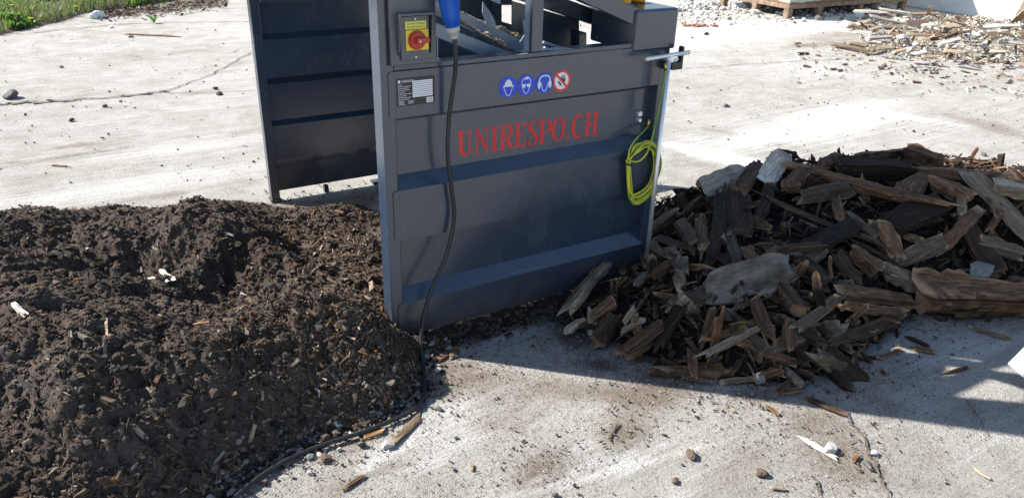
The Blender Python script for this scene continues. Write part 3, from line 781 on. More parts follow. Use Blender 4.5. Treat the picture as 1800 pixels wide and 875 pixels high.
# rating plate
rp = MB().prism([(0.052, 0.929), (0.190, 0.929), (0.190, 1.021), (0.052, 1.021)], -0.0062, -0.0050).build('rating_plate', 'plate_black', panel)
pt = MB(); yr = -0.0066
for i in range(9): pt.box(0.108, 0.1815, yr, yr+.0002, 0.9555+i*0.0062, 0.9605+i*0.0062)
pt.box(0.158, 0.1825, yr, yr+.0002, 0.933, 0.9505)
for i, w in enumerate((.014, .046, .038, .042, .026, .050, .030, .046, .040)):
    for a in range(int(w/0.008)+1): pt.box(0.056+a*0.008, 0.056+min(w, a*0.008+0.0068), yr, yr+.0002, 1.000-i*0.0062, 1.0015-i*0.0062)
for i, w in enumerate((.022, .018, .020, .024)):
    pt.box(0.057, 0.057+w, yr, yr+.0002, 0.9450-i*0.0037, 0.9462-i*0.0037)
    if i < 3: pt.box(0.090, 0.090+w*1.1, yr, yr+.0002, 0.9435-i*0.0037, 0.9447-i*0.0037)
pt.box(0.0565, 0.0645, yr, yr+.0002, 1.0065, 1.0165)
pt.build('plate_print', 'sign_white', panel)
text_part('plate_lettering', [('CEBERON', 0.068, 1.0080, 0.0105, 0.046)], yr-0.0001, 'sign_white', panel)
text_part('plate_mark', [('CE', 0.1610, 0.9365, 0.0150, 0.018)], yr-0.0004, 'ink', panel)

# ---- red serif lettering on the upper recess
def rect(a, b, c, d):
    if 12 <= b-a <= 16 and d-c > 20: a, b = a-.4, b+.8
    if d-c == 4: c, d = (c, d+1.2) if c < 40 else (c-1.2, d)
    return [(a, c), (b, c), (b, d), (a, d)]
RW = 0.5
def ribbon(P, Wd):
    P = np.array(P, float); d = unit(np.gradient(P, axis=0)); n = np.stack([-d[:, 1], d[:, 0]], -1); w = (np.array(Wd)[:, None]+RW)/2
    A, B = P+n*w, P-n*w
    return [[tuple(A[i]), tuple(A[i+1]), tuple(B[i+1]), tuple(B[i])] for i in range(len(P)-1)]
def arc(cx, cy, rx, ry, a0, a1, w0, w1, wm, n=22):
    a = np.radians(np.linspace(a0, a1, n)); t = np.linspace(0, 1, n)
    return ribbon(np.stack([cx+rx*np.cos(a), cy+ry*np.sin(a)], -1), (w0*(1-t)+w1*t) + (wm-(w0+w1)/2)*np.sin(np.pi*t)**1.3)
def bowl(x, y0, y1, r):
    cy, ry = (y0+y1)/2, (y1-y0)/2
    return arc(x, cy, r, ry, 90, -90, 4, 4, 14) + [rect(22, x, y1-2, y1+2), rect(22, x, y0-2, y0+2)]
def sline():
    P = catmull([(45,70,4), (41,84,4), (28,91,5), (14,86,8), (10,72,13), (19,58,14), (31,46,15), (42,33,14), (43,18,12), (35,6,8), (23,2,5), (11,8,4), (6,24,4)], 5)
    P = np.array(P); return ribbon(P[:, :2], P[:, 2])
GL = {
 'U': (70, lambda: [rect(10,24,28,93), rect(50,55,28,93), rect(2,32,89,93), rect(42,63,89,93)] + arc(34.7,28.5,17.8,25,180,360,14,5,10)),
 'N': (70, lambda: [rect(12,17,0,93), rect(53,58,4,93), [(4,93),(21,93),(58,14),(58,0),(54,0),(10,89)], rect(4,25,0,4), rect(44,67,89,93)]),
 'I': (36, lambda: [rect(11,25,0,93), rect(3,33,0,4), rect(3,33,89,93)]),
 'R': (66, lambda: [rect(10,24,0,93), rect(2,32,0,4), rect(2,24,89,93)] + bowl(34,46,91,19) + [[(29,47),(42,48),(60,4),(46,4)], rect(46,67,0,4)]),
 'E': (58, lambda: [rect(10,24,0,93), rect(2,52,89,93), rect(2,54,0,4), rect(24,40,45,49), [(52,89),(52,72),(49,72),(41,89)], [(40,61),(40,33),(37,33),(34,45),(34,49),(37,61)], [(55,25),(55,0),(42,4),(52,25)]]),
 'S': (52, lambda: sline() + [rect(43,46,66,93), rect(5,8,0,28)]),
 'P': (58, lambda: [rect(10,24,0,93), rect(2,34,0,4), rect(2,24,89,93)] + bowl(34,42,91,19)),
 'O': (70, lambda: arc(35,46.5,24,44,90,270,5,5,15) + arc(35,46.5,24,44,270,450,5,5,15)),
 '.': (24, lambda: [[(12+7*math.cos(a), 7+7*math.sin(a)) for a in np.linspace(0, 6.0, 14)]]),
 'C': (64, lambda: arc(36,46.5,25,44,40,320,4,4,15,30) + [rect(56,59,62,93), rect(56.5,59,8,30)]),
 'H': (74, lambda: [rect(11,25,0,93), rect(49,63,0,93), rect(25,49,45,49), rect(3,33,0,4), rect(3,33,89,93), rect(41,71,0,4), rect(41,71,89,93)])}
word = 'UNIRESPO.CH'
tot = sum(GL[c][0] for c in word); sx_ = 0.640/tot; sz_ = 0.094/93
lt = MB(); xx = 0.296
for c in word:
    w, fn = GL[c]
    for i, P in enumerate(fn()):
        lt.add([(xx+u*sx_, 0.0417-0.00003*i, 0.704+v*sz_) for u, v in P], [tuple(range(len(P)))])
    xx += w*sx_
lt.build('lettering', 'letter_red', panel)

# ---- four round safety signs
RW = 0.0
def sign(cx, cz, r, red=False):
    mb = MB(); y = -0.0050
    def add(P, mi, k): mb.add([(cx+u*r, y-0.00012*k, cz+v*r) for u, v in P], [tuple(range(len(P)))], mi)
    circ = lambda q, n=36: [(q*math.cos(a), q*math.sin(a)) for a in np.linspace(0, 2*math.pi, n, endpoint=False)]
    return mb, add, circ
def rib(add, P, w, mi, k):
    for i, q in enumerate(ribbon(np.array(P), np.full(len(P), w))): add(q, mi, k+0.02*i)
def face_line(add, s=1.0, top=0.1, k=3):
    P = [q[:2] for q in catmull([(-.50*s,top,0), (-.46*s,-.12,0), (-.36*s,-.30,0), (-.28*s,-.55,0), (-.10*s,-.78,0), (.10*s,-.78,0), (.28*s,-.55,0), (.36*s,-.30,0), (.46*s,-.12,0), (.50*s,top,0)], 4)]
    rib(add, P, .07, 1, k)
sm = ['sign_blue', 'sign_white', 'sign_red', 'ink']
mb, add, circ = sign(0.480, 0.952, 0.038)            # wear a helmet
add(circ(1), 0, 0); add([(.42*math.cos(a), .12+.58*math.sin(a)) for a in np.linspace(0, math.pi, 20)], 1, 2)
add([(-.60,.02), (.60,.02), (.56,.14), (-.56,.14)], 1, 2.5); face_line(add, 1.0, .02, 4)
mb.build('safety_sign', sm, panel)['label'] = 'blue round sign showing a white helmet'
mb, add, circ = sign(0.5555, 0.9515, 0.038)          # wear goggles
add(circ(1), 0, 0); face_line(add, .95, .15, 4)
rib(add, [q[:2] for q in catmull([(-.48,.15,0), (-.46,.42,0), (-.2,.68,0), (.2,.70,0), (.46,.45,0), (.48,.15,0)], 4)], .08, 1, 5)
add([(-.25,.60), (.0,.52), (.35,.62), (.15,.80), (-.1,.78)], 1, 6)
for sx in (-1, 1):
    add([(sx*.27+.20*math.cos(a), -.06+.17*math.sin(a)) for a in np.linspace(0, 2*math.pi, 16, endpoint=False)], 1, 7)
add([(-.5,.02), (.5,.02), (.5,.10), (-.5,.10)], 1, 7.5)
mb.build('safety_sign', sm, panel)['label'] = 'blue round sign showing white goggles'
mb, add, circ = sign(0.635, 0.9515, 0.038)           # wear ear defenders
add(circ(1), 0, 0); face_line(add, .85, .1, 4)
rib(add, [q[:2] for q in catmull([(-.62,.05,0), (-.56,.45,0), (-.3,.68,0), (.3,.68,0), (.56,.45,0), (.62,.05,0)], 5)], .13, 1, 5)
for sx in (-1, 1):
    add([(sx*.62+.18*math.cos(a), -.15+.38*math.sin(a)) for a in np.linspace(0, 2*math.pi, 18, endpoint=False)], 1, 7)
mb.build('safety_sign', sm, panel)['label'] = 'blue round sign showing white ear defenders'
mb, add, circ = sign(0.7105, 0.952, 0.041)           # keep hands out
add(circ(1), 2, 0); add(circ(.76), 1, 2)
add([(.02,-.12), (.30,-.28), (.46,.18), (.40,.24), (.30,.02), (.34,.52), (.26,.54), (.18,.14), (.14,.58), (.06,.58), (.05,.14), (-.06,.46), (-.13,.44), (-.06,.0)], 3, 3)
add([(-.44,-.02), (-.30,.02), (.0,-.30), (.02,-.44), (-.18,-.40)], 3, 3)
add([(-.60,.46), (-.46,.60), (.60,-.46), (.46,-.60)], 2, 5)
mb.build('safety_sign', sm, panel)['label'] = 'red round sign with a barred hand'
# bracket, terminal and bolts at the right end
br = MB(); br.box(1.19, 1.235, -0.030, -0.001, 0.955, 0.985); br.prism([(1.205, 0.955), (1.262, 0.955), (1.262, 1.045), (1.250, 1.045), (1.250, 0.985), (1.205, 0.985)], -0.055, -0.0305)
br.build('rod_bracket', 'black_metal', mach, 0.004)
tm = MB(); tm.prism(ring_poly(1.134, 0.768, 0.011, 16), 0.024, 0.0415); tm.prism(ring_poly(1.134, 0.742, 0.009, 6), 0.022, 0.0415)
tm.build('earth_terminal', 'steel', mach)
# yellow caps standing on the end box
def cyl(name, c, r, h, mat, n=32, parent=mach, bev=0.004):
    mb = MB(); mb.tube([(c[0], c[1], c[2]), (c[0], c[1], c[2]+h)], r, n, 0); return mb.build(name, mat, parent, bev)
for (px_, py_), yy, r_ in (((1097, 7.5), .10, .042), ((1127, 4.5), .17, .030)):
    q = PY(px_, py_, yy-r_*.7); cyl('yellow_buffer', (q[0], yy, q[2]), r_, 0.09, 'cap_yellow')
    member('buffer_seat', [(q[0]-.05, q[0]+.04, yy-.045, yy+.04, 1.1885 if px_ > 1110 else q[2]-.012, q[2]-.0005)])

# ---- power cable with its blue plug
pc = tag(empty('power_cable', PY(797, 66, -0.075)), 'thick black power cable with blue plug hanging down the machine front', 'cable')
top = [PY(799,62,-.075), PY(801,100,-.07), PY(799,135,-.055), PY(790,200,-.035), PY(787,270,-.03), PY(794,335,-.03), PY(798,385,-.03), PY(784,450,-.035), PY(760,505,-.045), PY(745,555,-.06), PY(740,600,-.09), G(744,640,.012), G(746,690,.012)]
low = [G(728,718,.012), G(690,738,.012), G(640,758,.012), G(580,777,.012), G(520,800,.012), G(470,828,.012), G(430,858,.012), G(395,890,.012), G(340,935,.012)]
low = [np.array([q[0], q[1], max(.012, float(HD(q[0], q[1], False))+.010)]) for q in low]
MB().tube(catmull(top+low, 8), 0.0074, 12).build('cable', 'black_rubber', pc)
P0, P1, P2 = PY(783,-40,-.075), PY(795,46,-.075), PY(799,68,-.075)
ax = np.array(P1)-np.array(P0)
pl = MB(); st = [0, .45, .46, .60, .61, .78, .79, 1.0]; rs = [.037, .0335, .0315, .0325, .031, .0295, .028, .025]
pl.tube([np.array(P0)+ax*t for t in st], rs, 24); pl.build('plug', 'plug_blue', pc)
gl = MB(); g0 = np.array(P1); g1 = np.array(P2)
gl.tube([g0+(g1-g0)*t for t in (0.02, .45, .46, .9, 1.0)], [.0245, .023, .021, .014, .0125], 8); gl.build('cable_gland', 'plug_grey', pc)

# ---- steel earthing rod with T handle, and the coiled earth wire
er = tag(empty('earthing_rod', (1.184, -0.043, 0.19)), 'bright steel earthing rod with T handle on the machine corner', 'rod')
MB().tube([(1.178, -0.058, 0.06), (1.181, -0.058, 0.996)], 0.0095, 14).build('rod', 'steel', er)
MB().tube([PY(1134,104.5,-.058), PY(1211,92.5,-.058)], 0.0085, 14).build('handle_bar', 'steel', er)
cl = MB(); cl.tube([(1.190, -0.066, 1.002), (1.190, -0.02, 1.002)], 0.013, 6); cl.tube([(1.205, -0.060, 0.995), (1.225, -0.060, 1.0)], 0.006, 6); cl.build('clamp', 'steel', er)
ew = tag(empty('earth_wire', (1.12, -0.03, 0.54)), 'coiled yellow and green earth wire hanging from the steel rod', 'wire')
rw = random.Random(5)
pts = [PY(1171,116,-.066), PY(1163,165,-.062), PY(1153,215,-.058), PY(1146,245,-.056), PY(1138,268,-.046), PY(1124,283,-.036), PY(1111,284,-.03)]
for lp in range(11):
    ox, oy = rw.uniform(-5, 6), rw.uniform(-6, 4); sxr, syr = rw.uniform(24, 34), rw.uniform(40, 51)
    for q in range(9):
        an = rad(195 + q*40); k_ = rw.uniform(.93, 1.07)
        rx_ = sxr*math.cos(an)*k_; ry_ = syr*math.sin(an)*k_
        if ry_ > 20: ry_ += rw.uniform(0, 4); 
        px_, py_ = 1127+ox + rx_ - ry_*0.16, 300+oy + ry_ - rx_*0.12
        if q in (0, 8): px_, py_ = 1104+rw.uniform(-3, 3), 283+rw.uniform(-3, 5)
        pts.append(PY(px_, py_, -0.008 - 0.002*lp - 0.014*rw.random()))
pts += [PY(1104,280,-.045), PY(1107,262,-.035), PY(1117,246,-.02), PY(1131,232,-.005), PY(1140,221,.014)]
MB().tube(catmull(pts, 6), 0.0036, 8, 0, True, 1, 0.10).build('wire', ['wire_yellow', 'wire_green'], ew)
MB().tube([PY(1170,112,-.066), PY(1170,124,-.066)], 0.0062, 8).build('cable_lug', 'brass', ew)
MB().tube([PY(1141,210,.012), PY(1139,224,.012)], 0.0062, 8).build('cable_lug', 'brass', ew)
MB().tube([PY(1098,288,-.055), PY(1106,290,-.058), PY(1111,291,-.02)], 0.004, 6).build('cable_tie', 'black_rubber', ew)

# ================================================================ THE DIRT HEAP
st_ = 0.0075
dx, dy = np.arange(-2.45, 0.62, st_), np.arange(-0.85, 2.3, st_)
DX, DY = np.meshgrid(dx, dy)
Z = HD(DX, DY)
md = np.clip(poly_dist(DX, DY, DIRT_FOOT)/0.1, 0, 1)
# overhanging crumbs: push the surface sideways a little too
ex = 0.006*vnoise(DX*70, DY*70, seed=91)*md; ey = 0.006*vnoise(DX*70, DY*70, seed=92)*md
Z = Z + md*(0.006*vnoise(DX*95, DY*95, seed=93))
n0, n1 = DX.shape; ii = np.arange(n0*n1).reshape(n0, n1)
F = np.stack([ii[:-1, :-1], ii[:-1, 1:], ii[1:, 1:], ii[1:, :-1]], -1).reshape(-1, 4)
keep = (Z.reshape(-1)[F].max(1) > -0.015)
dm = np_mesh('dirt_heap', np.stack([DX+ex, DY+ey, Z], -1).reshape(-1, 3), F[keep], None, True)
tag(link('dirt_heap', dm, 'soil'), 'heap of dark brown crumbly soil and shredded bark left of the machine', 'soil heap', kind='stuff')

def sample(n, box, foot, weight=None, margin=0.0):
    out = np.zeros((0, 2))
    while len(out) < n:
        p = np.stack([RNG.uniform(box[0], box[1], n), RNG.uniform(box[2], box[3], n)], -1)
        k = poly_dist(p[:, 0], p[:, 1], foot) > margin
        if weight is not None: k &= RNG.uniform(0, 1, n) < weight(p[:, 0], p[:, 1])
        out = np.vstack([out, p[k]])
    return out[:n]
BD = (-2.0, 0.5, -0.72, 2.1)
near = lambda x, y: np.clip(1.25/(1+0.55*(y+0.7)), 0.25, 1)
# crumbs and clods
p = sample(52000, BD, DIRT_FOOT, near, -0.03)
r = np.clip(RNG.lognormal(math.log(0.0032), 0.55, len(p)), 0.0014, 0.017)
C = np.c_[p, HD(p[:, 0], p[:, 1]) + r*0.35]
tag(blobs('soil_crumbs', C, r, ['soil', 'soil_dark', 'stone_brown'], RNG.choice(3, len(p), p=[.80, .12, .08]), 1), 'loose dark soil crumbs and clods covering the heap', 'soil', kind='stuff')
# shredded chips: thick on the face below the crest and toward the machine
def chipw(x, y):
    w = 0.15 + 0.85*sstep(-0.75, -0.30, x + 0.35*(0.0-y)*0)*sstep(0.6, -0.1, y)
    w = np.maximum(w, 0.9*sstep(-0.25, 0.0, x)*sstep(1.6, 1.2, y)); w = np.maximum(w, 0.7*sstep(-0.32, -0.50, y)); 
    return w*near(x, y)
p = sample(30000, BD, DIRT_FOOT, chipw, -0.05)
n = len(p); Nn = nrm_of(HD, p[:, 0], p[:, 1]); Nn = unit(Nn + RNG.normal(0, 0.42, Nn.shape))
D = unit(np.cross(Nn, unit(RNG.normal(size=(n, 3)))))
L = np.clip(RNG.lognormal(math.log(0.015), 0.55, n), 0.005, 0.075); Wd = L*RNG.uniform(0.10, 0.36, n); T = Wd*RNG.uniform(0.25, 0.6, n)
C = np.c_[p, HD(p[:, 0], p[:, 1]) + 0.003 + 0.5*T]
tag(chips('shredded_bark_chips', C, D, Nn, L, Wd, T, ['chip_dark', 'chip_brown', 'chip_grey', 'chip_orange', 'chip_pale'], RNG.choice(5, n, p=[.38, .37, .18, .02, .05])), 'shredded dark bark chips mixed into the soil heap', 'wood chips', kind='stuff')
# gravel at the foot of the heap
edge = []
FT = np.array([q for q in DIRT_FOOT[:10]])
for i in range(len(FT)-1):
    m = int(np.linalg.norm(FT[i+1]-FT[i])*900)
    t = RNG.uniform(0, 1, m)[:, None]; q = FT[i]*(1-t)+FT[i+1]*t
    edge.append(q + RNG.normal(0, 0.035, q.shape))
p = np.vstack(edge); r = np.clip(RNG.lognormal(math.log(0.0050), 0.5, len(p)), 0.002, 0.016)
C = np.c_[p, np.maximum(HD(p[:, 0], p[:, 1]), 0) + r*0.4]
tag(blobs('foot_gravel', C, r, ['stone_grey', 'stone_pale', 'stone_brown', 'soil_dark'], RNG.choice(4, len(p), p=[.24, .03, .33, .40]), 1), 'fine gravel and crumbs spilled along the foot of the soil heap', 'gravel', kind='stuff')
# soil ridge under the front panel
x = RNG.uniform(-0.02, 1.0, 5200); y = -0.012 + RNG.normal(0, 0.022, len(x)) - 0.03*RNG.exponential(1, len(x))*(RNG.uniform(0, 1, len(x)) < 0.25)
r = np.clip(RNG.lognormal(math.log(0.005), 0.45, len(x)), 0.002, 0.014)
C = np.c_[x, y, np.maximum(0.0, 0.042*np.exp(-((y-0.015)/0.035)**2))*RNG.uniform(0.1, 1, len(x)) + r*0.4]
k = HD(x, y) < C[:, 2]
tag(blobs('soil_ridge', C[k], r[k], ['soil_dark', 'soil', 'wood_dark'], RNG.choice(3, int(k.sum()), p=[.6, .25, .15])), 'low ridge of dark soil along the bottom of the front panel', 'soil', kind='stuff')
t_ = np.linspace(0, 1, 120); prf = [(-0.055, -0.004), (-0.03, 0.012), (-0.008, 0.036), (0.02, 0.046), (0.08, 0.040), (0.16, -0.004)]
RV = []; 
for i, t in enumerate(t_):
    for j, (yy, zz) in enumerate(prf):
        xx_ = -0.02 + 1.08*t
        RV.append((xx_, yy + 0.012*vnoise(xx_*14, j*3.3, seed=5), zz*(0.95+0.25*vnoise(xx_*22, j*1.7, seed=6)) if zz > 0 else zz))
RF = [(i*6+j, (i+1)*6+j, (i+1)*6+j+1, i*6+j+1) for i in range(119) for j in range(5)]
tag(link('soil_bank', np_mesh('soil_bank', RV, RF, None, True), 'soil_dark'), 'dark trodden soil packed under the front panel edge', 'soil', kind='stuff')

# ---- single pieces lying on and beside the soil heap
WOODS = {'d': 'wood_dark', 'b': 'wood_brown', 'g': 'wood_grey', 'p': 'wood_pale', 's': 'wood_slab', 'o': 'wood_orange', 'w': 'wood_white'}
SEED = [100]
def piece(name, label, cat, x0, y0, x1, y1, wpx, tone, H=HMAX, lift=0.0, flat=0.5, group=None, ends=(0.10, 0.10), taper=(1, 1), bend=0.03, tilt=None, dz0=0.0, dz1=0.0, rough=0.10, nr=14, nx=14):
    """a wooden piece whose two ends lie where the photo shows them on the heap"""
    SEED[0] += 1
    a, b = np.array(on(x0, y0, H, lift)), np.array(on(x1, y1, H, lift))
    a[2] += dz0; b[2] += dz1
    c = (a+b)/2; L = float(np.linalg.norm(b-a)); w = wpx*mpp(c)*.92
    d = (b-a)/max(L, 1e-6)
    n = nrm_of(H, np.array([c[0]]), np.array([c[1]]))[0] if H is not None else np.array([0, 0, 1.])
    n = unit(n*0.7 + 0.3*np.array([0, 0, 1.]) + (np.array(tilt) if tilt is not None else 0))
    o = link(name, wood_mesh(L*1.02, w, max(w*flat, 0.004), SEED[0], ends, taper, bend, nx, nr, rough), WOODS[tone])
    place(o, c, d, n)
    return tag(o, label, cat, group)
GC = 'single chips on the soil heap'
for (nm, lb, a) in [
    ('wood_chip', 'cream flat chip standing out on the soil heap near the photo left edge', (24,534,48,556,13,'w')),
    ('wood_chip', 'white chip lying in the dark hollow at the middle of the soil heap', (284,474,302,488,11,'w')),
    ('wood_chip', 'long pale flat chip in the hollow of the soil heap', (262,490,290,493,9,'w')),
    ('wood_chip', 'short upright pale chip at the right edge of the heap hollow', (384,481,391,500,7,'w')),
    ('wood_chip', 'thin upright pale sliver in the lower soil heap', (187,562,189,593,5,'p')),
    ('wood_chip', 'pale chip lying on the upper slope of the soil heap', (140,444,154,436,6,'w')),
    ('wood_chip', 'pale sliver in the bright patch under the local mound of soil', (394,408,412,415,5,'w')),
    ('wood_chip', 'brown bark strip lying across the right shoulder of the soil heap', (340,570,398,562,10,'b')),
    ('wood_chip', 'bright pale sliver pointing up near the machine post', (556,570,574,548,7,'w')),
    ('wood_chip', 'white chip beside the hollow near the machine', (420,514,438,525,9,'w')),
    ('wood_chip', 'pale upright chip close to the corner post', (652,494,656,520,9,'p')),
    ('wood_chip', 'cream chip in the shaded lower face of the soil heap', (584,735,596,750,9,'w')),
    ('wood_chip', 'ivory chip in the shaded face below the crest', (555,680,567,688,9,'w')),
    ('twig', 'pale twig sticking out of the shaded heap face', (456,683,484,704,6,'p')),
    ('twig', 'long dark twig lying low on the front of the soil heap', (250,803,322,782,7,'b')),
    ('wood_chip', 'split pale chip standing on the front slope of the soil heap', (233,746,258,772,9,'p')),
    ('wood_chip', 'grey blunt chip on the front slope of the soil heap', (293,736,312,754,10,'p')),
    ('wood_chip', 'brown bark piece at the foot of the soil heap', (176,845,228,846,18,'b')),
    ('wood_chip', 'pale flat chip at the foot of the heap beside the cable', (388,830,424,820,11,'p')),
    ('wood_chip', 'tan chip near the foot of the heap above another pale chip', (388,800,420,796,9,'p')),
    ('wood_chip', 'grey wide chip at the bottom edge beside the cable', (352,862,390,853,16,'g')),
    ('wood_chunk', 'grey wooden chunk lying on the concrete outside the cable bend', (697,772,738,732,19,'g')),
    ('wood_chunk', 'orange rotten chunk beside the power cable', (640,766,671,757,17,'o')),
    ('wood_chunk', 'tan wooden chunk against the inside of the cable', (714,712,738,690,12,'p')),
    ('wood_chunk', 'flat grey chip along the cable at the heap foot', (622,752,662,732,12,'g')),
    ('wood_chunk', 'brown curled chip by the cable below the machine corner', (770,632,798,614,15,'b')),
    ('wood_chip', 'dark flat splinter lying on a sawdust spot at the photo bottom', (606,858,640,835,8,'b'))]:
    piece(nm, lb, 'wood chip' if nm != 'twig' else 'twig', *a, lift=0.003, flat=0.4, group=GC, nr=10, nx=9)
def stone_at(label, px, py, rpx, mat, seed, name='stone', cat='stone', sq=(1, .8, .65), H=HMAX, group=None, rot=0.0):
    p = on(px, py, H); r = rpx*mpp(p)
    o = link(name, rock_mesh(r, seed, 3 if rpx > 6 else 2, sq), mat)
    o.location = (p[0], p[1], p[2]-0.12*r); o.rotation_euler = (0, 0, rot)
    return tag(o, label, cat, group)
GS = 'loose stones on the concrete'
for i, a in enumerate([
    ('pale round stone on the concrete outside the cable bend', 682,784,13,'stone_pale'), ('small white pebble close to the heap foot', 546,831,7,'stone_pale'),
    ('grey pebble beside the cable at the heap foot', 545,804,8,'stone_grey'), ('brown oblong pebble right of another pebble along the cable', 574,806,12,'stone_brown'),
    ('pale pebble inside the cable curve', 688,708,7,'stone_pale'), ('white small pebble just outside the lower cable', 598,790,6,'stone_pale'),
    ('round brown stone at the machine corner beside the cable', 759,629,10,'stone_brown'), ('grey stone tucked under the panel at the machine corner', 757,604,9,'stone_grey'),
    ('brown faceted stone on the white dust streak', 1216,801,12,'stone_brown'), ('brown pyramid stone near the photo bottom', 1337,833,13,'stone_brown'),
    ('tan rock beside the white flat splinter', 1458,792,16,'stone_pale'), ('grey stone on the crumbled joint', 1527,820,11,'stone_dark'),
    ('white pebble right of the crumbled joint', 1535,797,8,'stone_white'), ('dark stone cluster of two blocks at the left edge', 20,172,16,'stone_dark'),
    ('dark small stone above the long crack at left', 108,119,4.5,'stone_dark'), ('grey stone on the rusty patch at left', 126,212,6,'stone_brown'),
    ('flat dark stone on the pale concrete at left', 184,188,6,'stone_dark'), ('small stone right of the long stick', 231,66,5,'stone_grey'),
    ('pale broken brick bit at the end of the crack', 386,166,7,'stone_brown'), ('dark flat stone above the crack end', 378,157,6,'stone_dark'),
    ('grey stone on the bright concrete right of the machine', 1726,272,9,'stone_grey'), ('dark small stone on the concrete right of the machine', 1277,188,7,'stone_dark'),
    ('reddish stone beside the brick bits', 1242,61,6,'stone_brown'), ('pale concrete lump standing alone before the rusty crate', 1488,48,13,'stone_pale'),
    ('small dark pebble on the foreground concrete at left', 802,769,5,'stone_dark'), ('small dark pebble near the photo bottom centre', 799,826,5,'stone_dark'),
    ('small dark pebble at the lower photo edge left of the dust streak', 976,869,7,'stone_dark'), ('small clod on the dust below the pale streak', 1187,845,8,'stone_brown'),
    ('tan bit near the sunlit corner of the cable', 772,719,7,'stone_brown'), ('rusty stone beside the gravel near the crate', 1767,112,8,'stone_brown')]):
    stone_at(*a, seed=300+i, group=GS, sq=(1, .75+.02*(i % 5), .55+.03*(i % 6)), rot=i*1.3)

# ================================================================ THE WOOD HEAP
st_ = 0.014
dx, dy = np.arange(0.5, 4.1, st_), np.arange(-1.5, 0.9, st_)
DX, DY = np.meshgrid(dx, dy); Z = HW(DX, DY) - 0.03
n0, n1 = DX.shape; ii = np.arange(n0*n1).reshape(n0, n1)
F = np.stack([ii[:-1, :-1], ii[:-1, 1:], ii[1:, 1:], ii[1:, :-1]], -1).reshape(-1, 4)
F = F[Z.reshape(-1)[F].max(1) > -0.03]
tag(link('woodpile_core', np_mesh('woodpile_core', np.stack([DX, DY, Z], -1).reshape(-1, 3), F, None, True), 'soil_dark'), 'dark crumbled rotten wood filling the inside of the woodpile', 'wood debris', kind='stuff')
BW = (0.55, 3.7, -1.4, 0.75)
nearw = lambda x, y: np.clip(1.1/(1+0.5*np.maximum(0, (y+0.9)*0.8+0.4*(x-0.8))), 0.2, 1)
p = sample(6000, BW, WOOD_FOOT, nearw, -0.02); n = len(p)
Nn = unit(nrm_of(HW, p[:, 0], p[:, 1]) + RNG.normal(0, 0.6, (n, 3))); D = unit(np.cross(Nn, unit(RNG.normal(size=(n, 3)))))
L = np.clip(RNG.lognormal(math.log(0.042), 0.55, n), 0.010, 0.14); Wd = L*RNG.uniform(0.10, 0.32, n); T = Wd*RNG.uniform(0.3, 0.8, n)
C = np.c_[p, HW(p[:, 0], p[:, 1]) - 0.010 + RNG.uniform(-0.01, 0.022, n)]
tag(chips('woodpile_splinters', C, D, Nn, L, Wd, T, ['chip_dark', 'chip_brown', 'chip_grey', 'chip_orange', 'chip_pale'], RNG.choice(5, n, p=[.52, .36, .08, .02, .02])), 'small dark splinters filling the gaps of the woodpile', 'splinters', kind='stuff')

